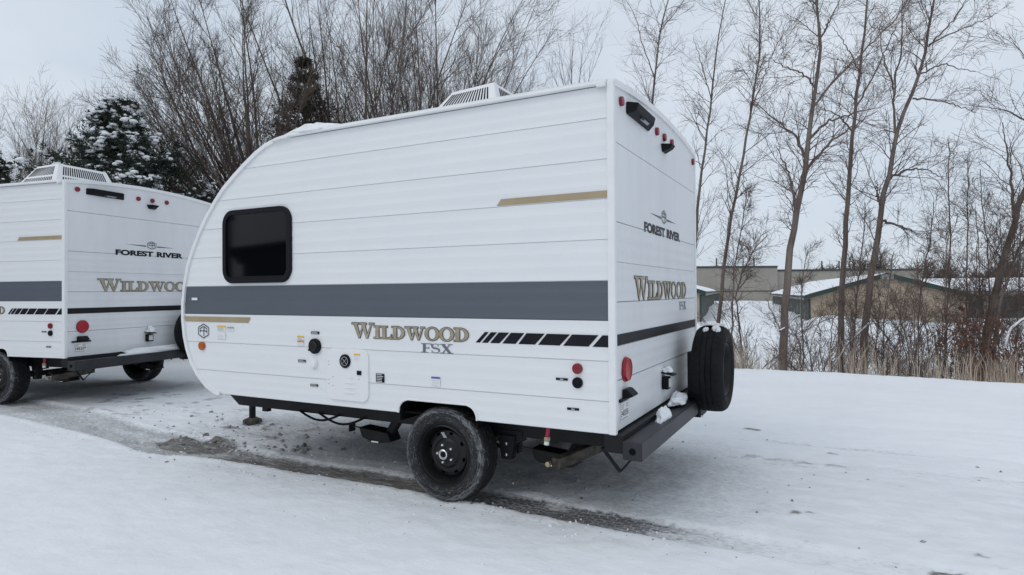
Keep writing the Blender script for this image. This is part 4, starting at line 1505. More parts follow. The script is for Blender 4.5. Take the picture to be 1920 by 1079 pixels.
def put(name, base, trunk_parts, crown_parts, bark, twig, label, cat='tree', group=None, trunk_name='trunk', crown_name='crown'):
    o = empty(name, tuple(base))
    b = np.asarray(base)
    V, F = join(trunk_parts)
    np_mesh(trunk_name, V - b, F, bark, o)
    if crown_parts:
        V, F = join(crown_parts)
        np_mesh(crown_name, V - b, F, twig, o)
    tag(o, label, cat, group)
    return o


def clump_tree(label, u, d, stems, height, spread, seed, lean=(0, 0), dens=(13, 6, 4), rbase=0.06, bark='bark', name='bare_tree', group='bare many stemmed trees behind the trailers',
               twig='twig', extra=None, wig=0.035, cat='tree', fork=0.0, up0=0.018):
    """fan of stems rising from one root"""
    rng = np.random.default_rng(seed)
    base = gpt(u, d)
    az = rng.random(stems) * 2 * np.pi
    tl = np.radians(spread) * np.sqrt(rng.random(stems)) * (0.35 + 0.65 * rng.random(stems))
    dirs = np.stack([np.sin(tl) * np.cos(az) + lean[0], np.sin(tl) * np.sin(az) + lean[1], np.cos(tl)], 1)
    b0 = base + np.stack([0.25 * np.cos(az), 0.25 * np.sin(az), np.full(stems, -0.3)], 1) if not fork else base + np.stack([np.zeros(stems), np.zeros(stems), fork * (0.7 + 0.35 * rng.random(stems))], 1)
    ln = height * (0.72 + 0.35 * rng.random(stems)) / np.maximum(np.cos(tl), 0.75)
    if extra:
        for (eu, ev) in extra:          # long stems reaching to surveyed tips
            tip = at(eu, ev, d)
            fb = base + np.array([0, 0, fork * rng.uniform(0.75, 1.05)])
            dirs = np.r_[dirs, [(tip - fb) + np.array([0, 0, -0.5])]]
            b0 = np.r_[b0, [fb]]
            ln = np.r_[ln, [np.linalg.norm(tip - fb) * 1.03]]
    ns = len(ln)
    r0 = rbase * (0.6 + 0.6 * rng.random(ns)) * ln / height
    P0, R0 = grow(b0, dirs, ln, r0, np.full(ns, 0.005), 12, wig, up0, rng)
    c1, d1, rr, t, pi = sprout(P0, R0, dens[0], 0.12, 0.97, 27, rng)
    l1 = ln[pi] * (0.17 + 0.30 * rng.random(len(pi))) * (1.12 - 0.75 * t)
    P1, R1 = grow(c1, d1, l1, np.minimum(rr * 0.55, 0.014), np.full(len(pi), 0.0036), 6, 0.05, 0.05, rng)
    c2, d2, rr, t, pi2 = sprout(P1, R1, dens[1], 0.10, 1.0, 30, rng)
    l2 = l1[pi2] * (0.30 + 0.30 * rng.random(len(pi2))) * (1.1 - 0.6 * t) + 0.08
    P2, R2 = grow(c2, d2, l2, np.minimum(rr * 0.7, 0.0065), np.full(len(pi2), 0.0026), 4, 0.07, 0.04, rng)
    c3, d3, rr, t, pi3 = sprout(P2, R2, dens[2], 0.1, 1.0, 34, rng)
    l3 = l2[pi3] * (0.35 + 0.35 * rng.random(len(pi3))) + 0.06
    P3, R3 = grow(c3, d3, l3, np.minimum(rr * 0.8, 0.0038), np.full(len(pi3), 0.0020), 2, 0.06, 0.03, rng)
    tp_ = [tubes(P0, R0, 6)]
    if fork:
        st = resample([base + [0, 0, -0.3], base + [0.04, 0.02, fork * .5], base + [0, 0, fork * 1.06]], 9)
        tp_.append(tubes(st[None], np.linspace(rbase * 2.6, rbase * 1.7, 9)[None], 9))
    return put(name, base, tp_, [tubes(P1, R1, 4), tubes(P2, R2, 3), tubes(P3, R3, 3)], bark, twig, label, cat, group)


def traced_tree(label, d, paths, r0, seed, dens=(26, 6, 3), reach=1.5, bark='bark2', twig='twig2', group='slender bare trees along the lot edge', up=0.015, low=0.25, name='bare_tree', ang=48):
    """trunk and limbs follow surveyed paths; twigs are grown on them"""
    rng = np.random.default_rng(seed)
    base = gpt(paths[0][0][0], d)
    lines, rads = [], []
    for i, pth in enumerate(paths):
        dd = d
        pts = []
        bend = rng.normal(0, 0.35)
        for k, (u, v) in enumerate(pth):
            pts.append(at(u, v, dd + (0 if i == 0 else bend * k / len(pth) * 2)))
        if i == 0:
            pts = [base + np.array([0, 0, -0.3])] + pts
        L_ = resample(pts, 22)
        L_[2:-1] += rng.normal(0, 0.012, L_[2:-1].shape)
        if i == 0:
            ra = np.linspace(r0, max(r0 * 0.18, 0.010), 22)
            ra[0] *= 1.25
            main = (L_, ra)
        else:
            j = np.argmin(np.linalg.norm(main[0] - L_[0], axis=1))
            ra = np.linspace(min(main[1][j] * 0.62, 0.05), 0.007, 22)
        lines.append(L_)
        rads.append(ra)
    P0, R0 = np.stack(lines), np.stack(rads) * 0.76
    lens = np.linalg.norm(np.diff(P0, axis=1), axis=2).sum(1)
    cnts = np.maximum((dens[0] * lens / lens[0]).astype(int), 5)
    parts = []
    c1, d1, rr, t, pi = sprout(P0[:1], R0[:1], int(cnts[0]), low, 0.99, ang, rng, tpow=0.85)
    if len(P0) > 1:
        x = [sprout(P0[i:i + 1], R0[i:i + 1], int(cnts[i] * 1.3), 0.12, 1.0, ang * 0.85, rng) for i in range(1, len(P0))]
        c1 = np.concatenate([c1] + [a[0] for a in x]); d1 = np.concatenate([d1] + [a[1] for a in x])
        rr = np.concatenate([rr] + [a[2] for a in x]); t = np.concatenate([t] + [a[3] for a in x])
    l1 = reach * (0.35 + 0.75 * rng.random(len(c1))) * (1.1 - 0.5 * t)
    d1[:, 2] += 0.28
    P1, R1 = grow(c1, d1, l1, np.minimum(rr * 0.36, 0.0105), np.full(len(c1), 0.0036), 7, 0.13, up, rng)
    c2, d2, rr, t, p2 = sprout(P1, R1, dens[1], 0.15, 1.0, 38, rng)
    l2 = l1[p2] * (0.28 + 0.35 * rng.random(len(p2))) * (1.1 - 0.5 * t) + 0.06
    P2, R2 = grow(c2, d2, l2, np.minimum(rr * 0.7, 0.0058), np.full(len(p2), 0.0026), 5, 0.14, 0.0, rng)
    c3, d3, rr, t, p3 = sprout(P2, R2, dens[2], 0.15, 1.0, 42, rng)
    l3 = l2[p3] * (0.35 + 0.4 * rng.random(len(p3))) + 0.04
    P3, R3 = grow(c3, d3, l3, np.minimum(rr * 0.8, 0.0038), np.full(len(p3), 0.0019), 3, 0.14, 0.0, rng)
    return put(name, base, [tubes(P0, R0, 8)], [tubes(P1, R1, 4), tubes(P2, R2, 3), tubes(P3, R3, 3)], bark, twig, label, 'tree', group)


# left: many stemmed trees behind the trailers
clump_tree('wide bare tree fanning left above the near trailer front', 492, 14.5, 8, 5.2, 50, 21, lean=(-0.20, -0.02), dens=(16, 7, 4), rbase=0.045, fork=2.5, up0=0.012, wig=0.03,
           extra=[(262, 95), (300, 30), (255, 165), (185, 165), (230, 235), (350, 10), (400, -10), (440, -20), (330, 120), (290, 250), (500, -40), (380, 90), (420, 60), (270, 200), (340, 200)])
clump_tree('tall bare tree rising behind the dark conifer', 640, 18.5, 13, 9.6, 34, 22, dens=(15, 7, 4), rbase=0.055, fork=1.6, up0=0.012)
clump_tree('dense bare tree above the middle of the near trailer roof', 735, 17.0, 14, 9.4, 34, 23, dens=(15, 7, 4), rbase=0.055, fork=1.6, up0=0.012)
clump_tree('bare tree with spreading stems left of the roof air conditioner', 806, 17.8, 14, 9.4, 36, 24, dens=(15, 7, 4), rbase=0.05, fork=1.5, lean=(0.10, 0.03), up0=0.012)
clump_tree('bare bushy tree behind the roof air conditioner', 905, 20.5, 13, 8.6, 28, 25, dens=(14, 7, 4), rbase=0.045, fork=1.2, lean=(0.06, 0.03))
clump_tree('small thin bare tree between the air conditioner and the trailer rear', 1048, 25.0, 5, 13.0, 13, 26, dens=(12, 6, 3), rbase=0.08)
clump_tree('low bare brush beside the snowy spruce', 310, 19.0, 14, 6.6, 36, 27, dens=(14, 7, 4), rbase=0.03)
clump_tree('pale bare brush at the left edge', 20, 25.0, 22, 9.4, 24, 28, dens=(14, 7, 4), rbase=0.035, twig='twig')
clump_tree('pale bare brush left of the snowy spruce', 110, 26.0, 22, 9.4, 24, 29, dens=(14, 7, 4), rbase=0.035, twig='twig')
clump_tree('sparse bare brush behind the snowy spruce', 215, 24.0, 14, 8.6, 30, 30, dens=(12, 6, 3), rbase=0.035, twig='twig')

# right: slender trees along the edge of the lot
traced_tree('bare forked tree rising above the near trailer rear corner', 20.0,
            [[(1222, 400), (1222, 185), (1232, 109), (1239, 28), (1262, -20), (1280, -70)], [(1227, 145), (1204, 83), (1193, 32), (1168, -10)], [(1236, 60), (1262, 30), (1300, -25)]], 0.10, 41, reach=1.9, dens=(34, 6, 3), low=0.5)
traced_tree('thin bare tree against the right rear edge of the near trailer', 16.0,
            [[(1301, 520), (1304, 435), (1311, 352), (1322, 278), (1332, 208), (1335, 176), (1338, 116), (1348, 70), (1357, 28), (1362, -10)], [(1334, 190), (1316, 120), (1300, 70)]], 0.075, 42, reach=1.5, dens=(36, 6, 3), low=0.3)
traced_tree('slim bare tree rising behind the spare wheel', 12.6,
            [[(1345, 610), (1347, 602), (1357, 500), (1366, 440), (1378, 370), (1394, 301), (1403, 236), (1417, 162), (1426, 102), (1426, 28), (1423, -40)], [(1411, 200), (1440, 120), (1470, 60)]], 0.060, 43, reach=1.25, dens=(46, 6, 3), low=0.34)
traced_tree('thick bare tree with long right limbs beside the storage building corner', 11.6,
            [[(1467, 690), (1467, 633), (1471, 605), (1476, 520), (1477, 491), (1494, 394), (1510, 315), (1517, 245), (1526, 176), (1538, 116), (1540, 60), (1531, 0), (1524, -60)],
             [(1526, 200), (1563, 153), (1619, 97), (1674, 42), (1705, 0), (1730, -40)], [(1517, 262), (1545, 232), (1600, 213), (1656, 199)], [(1511, 320), (1545, 278), (1591, 241), (1646, 208)],
             [(1528, 165), (1508, 139), (1470, 125), (1443, 109)], [(1512, 300), (1488, 250), (1440, 215), (1415, 190)], [(1492, 395), (1482, 330), (1455, 275)], [(1540, 70), (1565, 20), (1585, -30)]],
            0.105, 44, reach=1.15, dens=(36, 6, 3), low=0.36)
traced_tree('straight bare tree in front of the storage building roof', 14.5,
            [[(1576, 640), (1577, 600), (1576, 569), (1582, 491), (1591, 371), (1596, 278), (1605, 204), (1612, 134), (1621, 69), (1626, 0), (1630, -60)],
             [(1606, 200), (1640, 140), (1672, 70), (1690, 10)], [(1612, 140), (1590, 90), (1560, 50)], [(1600, 250), (1570, 215), (1535, 200)]], 0.105, 45, reach=1.35, dens=(36, 6, 3), low=0.36)
traced_tree('bare tree leaning right with forked crown before the gable', 12.3,
            [[(1617, 684), (1620, 640), (1628, 560), (1637, 496), (1651, 403), (1665, 333), (1679, 245), (1707, 190), (1725, 130), (1741, 83), (1748, 28), (1753, -10), (1760, -60)],
             [(1678, 250), (1676, 171), (1690, 93), (1692, 0), (1700, -50)], [(1741, 88), (1781, 46), (1813, 0), (1830, -40)], [(1742, 84), (1790, 60), (1845, 38), (1870, 25)],
             [(1675, 168), (1655, 106), (1650, 60)], [(1662, 340), (1700, 318), (1740, 318), (1768, 335)], [(1647, 410), (1690, 425), (1730, 442)], [(1651, 385), (1645, 370), (1644, 338)],
             [(1712, 185), (1770, 190), (1830, 212)], [(1722, 140), (1770, 120), (1830, 135)]],
            0.100, 46, reach=1.15, dens=(36, 6, 3), low=0.36)
traced_tree('dark leaning bare trunk crossing the right edge', 12.0,
            [[(1842, 690), (1850, 630), (1866, 537), (1878, 495), (1897, 431), (1922, 357), (1950, 290), (1985, 210), (2010, 120), (2040, 20)], [(1905, 410), (1890, 300), (1880, 230)], [(1960, 270), (1930, 230), (1880, 205), (1830, 200)], [(1990, 200), (1940, 130), (1900, 80)]],
            0.115, 47, reach=1.5, dens=(36, 6, 3), low=0.25)
traced_tree('second leaning bare stem at the right edge', 11.7,
            [[(1860, 690), (1872, 585), (1885, 530), (1904, 482), (1930, 430), (1965, 350)], [(1895, 505), (1905, 420), (1912, 350)]], 0.06, 48, reach=1.2, dens=(24, 6, 3), low=0.2)
for i, (pth, dd, lab) in enumerate((
        ([(1771, 690), (1776, 600), (1780, 500), (1782, 433), (1778, 350), (1777, 262)], 11.8, 'thin upright sapling left of its neighbours near the right edge'),
        ([(1811, 690), (1812, 600), (1813, 500), (1814, 400), (1815, 300)], 12.6, 'middle thin upright sapling near the right edge'),
        ([(1852, 620), (1856, 560), (1853, 483), (1843, 400), (1838, 317)], 13.5, 'thin upright sapling nearest the leaning trunk'),
        ([(1376, 660), (1372, 600), (1375, 520), (1378, 490), (1392, 430), (1400, 360)], 12.2, 'slim crooked sapling just right of the spare wheel'),
        ([(1392, 655), (1384, 600), (1378, 560), (1392, 510), (1412, 470), (1440, 440)], 12.4, 'bent sapling with spreading top right of the spare wheel'),
        ([(1600, 690), (1602, 620), (1605, 540), (1618, 470), (1622, 380)], 12.8, 'thin sapling between the straight and the leaning tree'),
        ([(1716, 690), (1722, 600), (1730, 520), (1745, 450), (1750, 380)], 13.0, 'thin sapling before the right slope of the gable'),
        ([(1505, 620), (1503, 560), (1506, 510), (1515, 470)], 15.0, 'short thin sapling beside the building corner'),
        ([(1900, 700), (1908, 600), (1912, 500), (1914, 420)], 11.5, 'thin dark sapling at the far right edge'))):
    traced_tree(lab, dd, [pth], 0.028, 60 + i, reach=0.75, dens=(40, 5, 3), low=0.12, group='thin saplings along the lot edge', name='sapling', ang=42)


# shrubs and brush at the lot edge
def shrub(label, u, d, stems, height, spread, seed, leaves=0, lean=(0, 0), rbase=0.012, dens=(6, 3, 2), twig='twig2', name='bare_shrub'):
    o = clump_tree(label, u, d, stems, height, spread, seed, lean=lean, dens=dens, rbase=rbase, bark='bark2', twig=twig, name=name,
                   group='bare shrubs along the lot edge', wig=0.09, cat='shrub')
    if leaves:
        rng = np.random.default_rng(seed + 500)
        cr = [c for c in o.children if c.name.startswith('crown')][0]
        co = np.empty(len(cr.data.vertices) * 3, dtype=np.float32)
        cr.data.vertices.foreach_get('co', co)
        co = co.reshape(-1, 3)
        pts = co[rng.integers(0, len(co), leaves)]
        a = unit(rng.normal(0, 1, (leaves, 3))) * 0.035
        b = unit(rng.normal(0, 1, (leaves, 3))) * 0.022
        dn = np.array([0, 0, -0.03])
        V = np.stack([pts, pts + a * .5 + b + dn * .5, pts + a + dn, pts + a * .5 - b + dn * .5], 1).reshape(-1, 3)
        np_mesh('leaves', V, np.arange(leaves * 4).reshape(-1, 4), 'deadleaf', o, smooth=False)['kind'] = 'stuff'
    return o


SH = [(1640, 11.0, 5, 1.5, 50, 'arching bare shrub at the snow edge right of the leaning tree', 0, (0.25, 0)),
      (1560, 11.2, 6, 1.3, 60, 'low tangled shrub around the fallen branch', 0, (0.1, 0)),
      (1500, 11.4, 5, 1.3, 55, 'low bare shrub right of the thick tree', 0, (0.15, 0)),
      (1425, 11.6, 5, 1.5, 50, 'low bare shrub left of the thick tree', 0, (-0.2, 0)),
      (1390, 11.0, 4, 1.0, 50, 'small bare shrub close to the spare wheel', 0, (0, 0)),
      (1700, 11.2, 8, 1.7, 60, 'spreading bare shrub below the gable wall', 0, (0, 0)),
      (1745, 11.3, 8, 1.9, 60, 'tangled bare shrub left of the brown leaved bushes', 0, (0, 0)),
      (1785, 11.3, 9, 1.7, 60, 'tangled shrub with a few brown leaves among the saplings', 90, (0, 0)),
      (1825, 11.0, 9, 1.6, 60, 'brown leaved shrub left of the leaning trunk', 1000, (0, 0)),
      (1868, 10.9, 9, 1.8, 60, 'brown leaved shrub at the foot of the leaning trunk', 1400, (0, 0)),
      (1905, 10.6, 9, 1.3, 60, 'rust coloured leafy shrub at the right edge', 2000, (0, 0))]
for i, (u, d, n_, h, sp_, lab, lv, ln) in enumerate(SH):
    shrub(lab, u, d, n_, h, sp_, 80 + i, leaves=lv, lean=ln)

rt = np.random.default_rng(77)
ORD = ['first', 'second', 'third', 'fourth', 'fifth', 'sixth', 'seventh', 'eighth', 'ninth', 'tenth', 'eleventh', 'twelfth', 'thirteenth', 'fourteenth', 'fifteenth',
       'sixteenth', 'seventeenth', 'eighteenth', 'nineteenth', 'twentieth']
ORD += ['twenty ' + q_ for q_ in ORD[:9]] + ['thirtieth']
for i in range(20):
    u = 1400 + 530 * ((i + rt.random()) / 20) ** 0.62
    dd = rt.uniform(11.2, 14.5)
    hgt = rt.uniform(60, 190) * (1.3 if u > 1700 else 1.0)
    k = rt.normal(0, 14)
    v0 = 660
    traced_tree('thin thicket sapling, %s counting right from the spare wheel' % ORD[i], dd, [[(u, v0), (u + k * .3, v0 - hgt * .4), (u + k + rt.normal(0, 4), v0 - hgt * .75), (u + k * 1.6, v0 - hgt * 1.1)]], 0.015, 300 + i,
                reach=0.75, dens=(26, 5, 3), low=0.08, group='thin saplings in the thicket', name='sapling', ang=46)
for i in range(9):
    u = 1420 + 500 * ((i + rt.random()) / 9) ** 0.7
    shrub('knee high bare shrub in dry grass, %s counting right from the spare wheel' % ORD[i], u, rt.uniform(10.7, 12.8), 5, rt.uniform(0.6, 1.1), 60, 400 + i, dens=(6, 4, 2), rbase=0.009)

# fallen snow-covered branch
rng_ = np.random.default_rng(5)


def fallen(label, uv, d, r, seed, snap=True):
    pts = [at(u, v, d + k * 0.15) for k, (u, v) in enumerate(uv)]
    if snap:
        pts[0][2] = float(gz(pts[0][0], pts[0][1])) - 0.03
    L_ = resample(pts, 14)
    base = L_[0]
    o = empty('fallen_branch', tuple(base))
    V, F = tubes(L_[None], np.linspace(r, r * 0.5, 14)[None], 7)
    np_mesh('limb', V - base, F, 'bark2', o)
    up = L_ + np.array([0, 0, r * 0.75])
    V, F = tubes(up[None], (np.linspace(r, r * 0.6, 14) * 0.85)[None], 7)
    V[:, 2] += 0.01 * np.sin(V[:, 0] * 23)
    np_mesh('snow_cover', V - base, F, 'snowlump', o)
    tag(o, label, 'branch')


fallen('snow covered fallen branch leaning across the grass', [(1545, 700), (1572, 675), (1590, 642), (1622, 618), (1643, 586)], 11.3, 0.020, 1)
fallen('snow covered low branch slanting at the right edge', [(1872, 640), (1890, 622), (1908, 606), (1930, 595)], 10.6, 0.03, 2)
fallen('short snowy twig crossing the thick trunk', [(1462, 622), (1476, 612), (1488, 598), (1500, 592)], 11.45, 0.016, 3, snap=False)


# ---------------------------------------------------------------- dry grass (uncountable)
def dry_grass():
    rng = np.random.default_rng(9)
    n = 11000
    x = rng.uniform(-2.5, 9.5, n)
    s = np.abs(rng.normal(0, 1.0, n)) * 1.1 + 0.05
    keep = rng.random(n) < np.clip(0.10 + 3.0 * (fbm(x * 1.6, s * 1.1, 3) - 0.42), 0.03, 1)
    x, s = x[keep], s[keep]
    n = len(x)
    y = edge_y(x) + s
    z = gz(x, y)
    h = rng.uniform(0.15, 0.66, n) * (0.7 + 0.5 * fbm(x * 1.1, y * 1.1, 2))
    lean = rng.normal(0, 0.13, (n, 2)) * h[:, None]
    w = rng.uniform(0.0018, 0.004, n)
    a = rng.random(n) * np.pi
    dx, dy = np.cos(a) * w, np.sin(a) * w
    b = np.stack([x, y, z - 0.03], 1)
    m_ = b + np.stack([lean[:, 0] * 0.4, lean[:, 1] * 0.4, h * 0.6], 1)
    t = b + np.stack([lean[:, 0] * 1.3, lean[:, 1] * 1.3, h], 1)
    o_ = np.stack([dx, dy, np.zeros(n)], 1)
    V = np.stack([b - o_, b + o_, m_ + o_ * .9, m_ - o_ * .9, t + o_ * .3, t - o_ * .3], 1).reshape(-1, 3)
    k = np.arange(n)[:, None] * 6
    F = np.concatenate([k + np.array([[0, 1, 2, 3]]), k + np.array([[3, 2, 4, 5]])])
    tag(np_mesh('dry_grass', V, F, 'drygrass', smooth=False), 'tall dry grass standing along the snow edge', kind='stuff')


dry_grass()


# ---------------------------------------------------------------- conifers
def blob_set(cent, rad, flat, rng, sub=1):
    bm = bmesh.new()
    bmesh.ops.create_icosphere(bm, subdivisions=sub, radius=1.0)
    v0 = np.array([v.co[:] for v in bm.verts])
    f0 = np.array([[v.index for v in f.verts] for f in bm.faces])
    bm.free()
    n = len(cent)
    ns = 1 + rng.normal(0, 0.17 if flat < 0.6 else 0.3, (n, len(v0), 1))
    sc = np.stack([rad, rad * rng.uniform(0.6, 1.1, n), rad * flat], 1)
    V = cent[:, None, :] + v0[None] * ns * sc[:, None, :]
    F = f0[None] + (np.arange(n) * len(v0))[:, None, None]
    return V.reshape(-1, 3), F.reshape(-1, 3)


def conifer(label, u, d, top_v, rmax, seed, snow, needle, whorls=22, droop=-0.15, rep=7, cnt=16):
    rng = np.random.default_rng(seed)
    base = gpt(u, d)
    H = float(at(u, top_v, d)[2] - base[2])
    tr = resample([base + [0, 0, -0.2], base + [0, 0, H * 0.5], base + [0.05, 0, H]], 10)
    trunk = tubes(tr[None], np.linspace(0.02 * H + .02, 0.012, 10)[None], 8)
    zs, pos, dirs, ln = [], [], [], []
    for w in range(whorls):
        f = (w + 0.5 * rng.random()) / whorls
        z = H * (0.04 + 0.95 * f)
        nb = int(11 - 4 * f)
        a0 = rng.random() * 6.28
        for k in range(nb):
            a = a0 + 6.283 * k / nb + rng.normal(0, 0.2)
            pos.append(base + np.array([0, 0, z]))
            dirs.append((math.cos(a), math.sin(a), droop + 0.75 * f + rng.normal(0, 0.08)))
            ln.append(rmax * (1 - f) ** 1.0 * rng.uniform(0.5, 1.22) + 0.10)
    pos, dirs, ln = np.array(pos), np.array(dirs), np.array(ln)
    P1, R1 = grow(pos, dirs, ln, np.full(len(ln), 0.018), np.full(len(ln), 0.006), 6, 0.05, 0.02, rng)
    c2, d2, rr, t, pi = sprout(P1, R1, cnt, 0.18, 1.0, 48, rng)
    d2[:, 2] *= 0.5
    l2 = ln[pi] * 0.42 * (1.15 - 0.7 * t) * (0.6 + 0.6 * rng.random(len(pi))) + 0.05
    P2, R2 = grow(c2, d2, l2, np.full(len(pi), 0.006), np.full(len(pi), 0.003), 4, 0.06, 0.03, rng)
    limbs = [trunk, tubes(P1, R1, 4)]
    # needle sprays: small pointed blades along every branchlet
    allP = np.concatenate([P1[:, 1:].reshape(-1, 3), P2.reshape(-1, 3)])
    T1 = unit(np.diff(P1, axis=1)).reshape(-1, 3)
    T2_ = unit(np.concatenate([np.diff(P2, axis=1), np.diff(P2, axis=1)[:, -1:]], 1)).reshape(-1, 3)
    allT = np.concatenate([T1, T2_])
    c = np.repeat(allP, rep, 0) + rng.normal(0, 0.018, (len(allP) * rep, 3))
    tdir = np.repeat(allT, rep, 0)
    a = rng.normal(0, 1, c.shape)
    sd_ = unit(a - tdir * (a * tdir).sum(1, keepdims=True))
    nd = unit(tdir * 0.9 + sd_ * rng.uniform(0.5, 1.2, (len(c), 1)))
    L_ = rng.uniform(0.05, 0.11, (len(c), 1))
    wv = unit(np.cross(nd, rng.normal(0, 1, c.shape))) * rng.uniform(0.008, 0.016, (len(c), 1))
    V = np.stack([c, c + nd * L_ * .5 + wv, c + nd * L_, c + nd * L_ * .5 - wv], 1).reshape(-1, 3)
    F = np.arange(len(V)).reshape(-1, 4)
    o = empty('conifer', tuple(base))
    Vt, Ft = join(limbs)
    np_mesh('trunk', Vt - base, Ft, 'bark', o)
    np_mesh('crown', V - base, F, needle, o, smooth=False)
    if snow:
        m = len(P2)
        sel = rng.random(m) < snow * (0.35 + 0.9 * fbm(c2[:, 0] * 1.2 + 3, c2[:, 2] * 1.4, 2)) * 0.85
        tip = P2[sel]
        cc = np.concatenate([tip[:, 1], tip[:, 2], tip[:, 3], tip[:, 4]])
        cc = cc + rng.normal(0, 0.02, cc.shape) + np.array([0, 0, 0.035])
        r_ = np.tile(rng.uniform(0.03, 0.10, len(tip)), 4)
        bs = rng.random(len(P1)) < 0.55
        pads = P1[bs][:, 3:].reshape(-1, 3)
        pads = np.repeat(pads, 2, 0)
        pads = pads + rng.normal(0, 0.06, pads.shape) * np.array([1, 1, 0.4]) + np.array([0, 0, 0.05])
        cc = np.concatenate([cc, pads])
        r_ = np.concatenate([r_, rng.uniform(0.03, 0.115, len(pads))])
        Vs, Fs = blob_set(cc, r_, 0.42, rng)
        np_mesh('snow_load', Vs - base, Fs, 'snowlump', o)['kind'] = 'stuff'
    tag(o, label, 'conifer')
    return o


conifer('snow laden spruce behind the farther trailer roof', 226, 13.2, 186, 3.3, 71, 0.36, 'needle', whorls=24, rep=7, cnt=15)
conifer('dark conifer without snow among the bare trees above the near trailer', 572, 15.8, 104, 2.9, 72, 0.0, 'needle2', whorls=19, droop=0.1, rep=4, cnt=11)
conifer('small dark conifer at the left edge above the farther trailer', -30, 15.5, 250, 1.8, 73, 0.12, 'needle2', whorls=18)


# ---------------------------------------------------------------- far woods (one mass on the skyline)
def far_woods():
    rng = np.random.default_rng(33)
    parts = []
    for i in range(44):
        u = rng.uniform(1540, 2080)
        d = rng.uniform(120, 165)
        b = gpt(u, d)
        H = rng.uniform(5.0, 8.2) * (1.0 + 0.25 * math.sin(u * 0.02)) * d / 135
        n = 9
        az = rng.random(n) * 6.28
        tl = rng.random(n) * 0.55
        dirs = np.stack([np.sin(tl) * np.cos(az), np.sin(tl) * np.sin(az), np.cos(tl)], 1)
        P0, R0 = grow(np.repeat(b[None], n, 0), dirs, np.full(n, H), np.full(n, 0.16), np.full(n, 0.04), 7, 0.08, 0.02, rng)
        c1, d1, rr, t, pi = sprout(P0, R0, 14, 0.1, 1, 38, rng)
        P1, R1 = grow(c1, d1, H * (0.14 + 0.2 * rng.random(len(c1))), np.full(len(c1), 0.06), np.full(len(c1), 0.03), 3, 0.1, 0.03, rng)
        c2, d2, rr, t, pi = sprout(P1, R1, 5, 0.1, 1, 40, rng)
        P2, R2 = grow(c2, d2, H * (0.05 + 0.08 * rng.random(len(c2))), np.full(len(c2), 0.035), np.full(len(c2), 0.018), 2, 0.1, 0.0, rng)
        parts += [tubes(P0, R0, 3), tubes(P1, R1, 3), tubes(P2, R2, 3)]
    V, F = join(parts)
    tag(np_mesh('distant_woods', V, F, 'twig'), 'distant grey bare woods on the skyline', kind='stuff')


far_woods()


# ---------------------------------------------------------------- snow lying on things, slush clods
def snow_heap(name, label, cx, cy, cz, rx, ry, rz, seed, rot=0.0, parent=None):
    rng = np.random.default_rng(seed)
    bm = bmesh.new()
    bmesh.ops.create_icosphere(bm, subdivisions=4, radius=1.0)
    for v in bm.verts:
        p = v.co.copy()
        k = 1 + 0.6 * (float(fbm(np.array(p.x * 1.8 + seed * 3.1 + 20), np.array(p.y * 1.8 + p.z * 1.3 + 20), 4)) - 0.5) * 2
        z = max(p.z, -0.15)
        v.co = (p.x * k * rx, p.y * k * ry, (z + 0.15) * k * rz)
    me = bpy.data.meshes.new(name)
    bm.to_mesh(me)
    bm.free()
    me.polygons.foreach_set('use_smooth', [True] * len(me.polygons))
    o = link(name, me, 'snowlump', parent)
    o.location = (cx, cy, cz)
    o.rotation_euler = (0, 0, rot)
    if label:
        tag(o, label, 'snow')
    return o


snow_heap('snow_clump', 'small snow clump on the near trailer bumper', 0.098, 0.66, 0.526, 0.036, 0.13, 0.055, 1)
snow_heap('snow_clump', 'larger snow clump on the bumper beside the spare wheel', 0.060, 1.24, 0.545, 0.050, 0.22, 0.060, 2)
snow_heap('snow_clump', 'thin snow cap on top of the spare wheel', 0.245, 1.60, 1.075, 0.080, 0.11, 0.016, 3)
snow_heap('snow_clump', 'snow streak on the spare wheel tread facing left', 0.205, 1.485, 1.030, 0.018, 0.035, 0.035, 4)
snow_heap('snow_clump', 'snow streak on the spare wheel tread facing right', 0.285, 1.490, 1.030, 0.026, 0.035, 0.040, 5)
snow_heap('snow_clump', 'dab of snow on the rear outlet box of the near trailer', 0.035, 1.045, 0.776, 0.035, 0.045, 0.030, 6)
snow_heap('roof_snow', 'thick snow lip at the front of the near trailer roof', -2.30, 0.12, 2.480, 0.40, 0.13, 0.075, 7)
c2_, s2_ = math.cos(0.17177), math.sin(0.17177)


def on2(x, y, z):
    return (c2_ * x - s2_ * y - 6.335, s2_ * x + c2_ * y + 0.473, z + 0.09)


p_ = on2(0.075, 1.15, 0.526)
snow_heap('snow_drift', 'long snow drift along the farther trailer bumper', p_[0], p_[1], p_[2], 0.05, 0.66, 0.055, 8, rot=0.17177)
p_ = on2(0.040, 1.045, 0.776)
snow_heap('snow_clump', 'snow cap on the rear outlet of the farther trailer', p_[0], p_[1], p_[2], 0.045, 0.05, 0.06, 9, rot=0.17177)


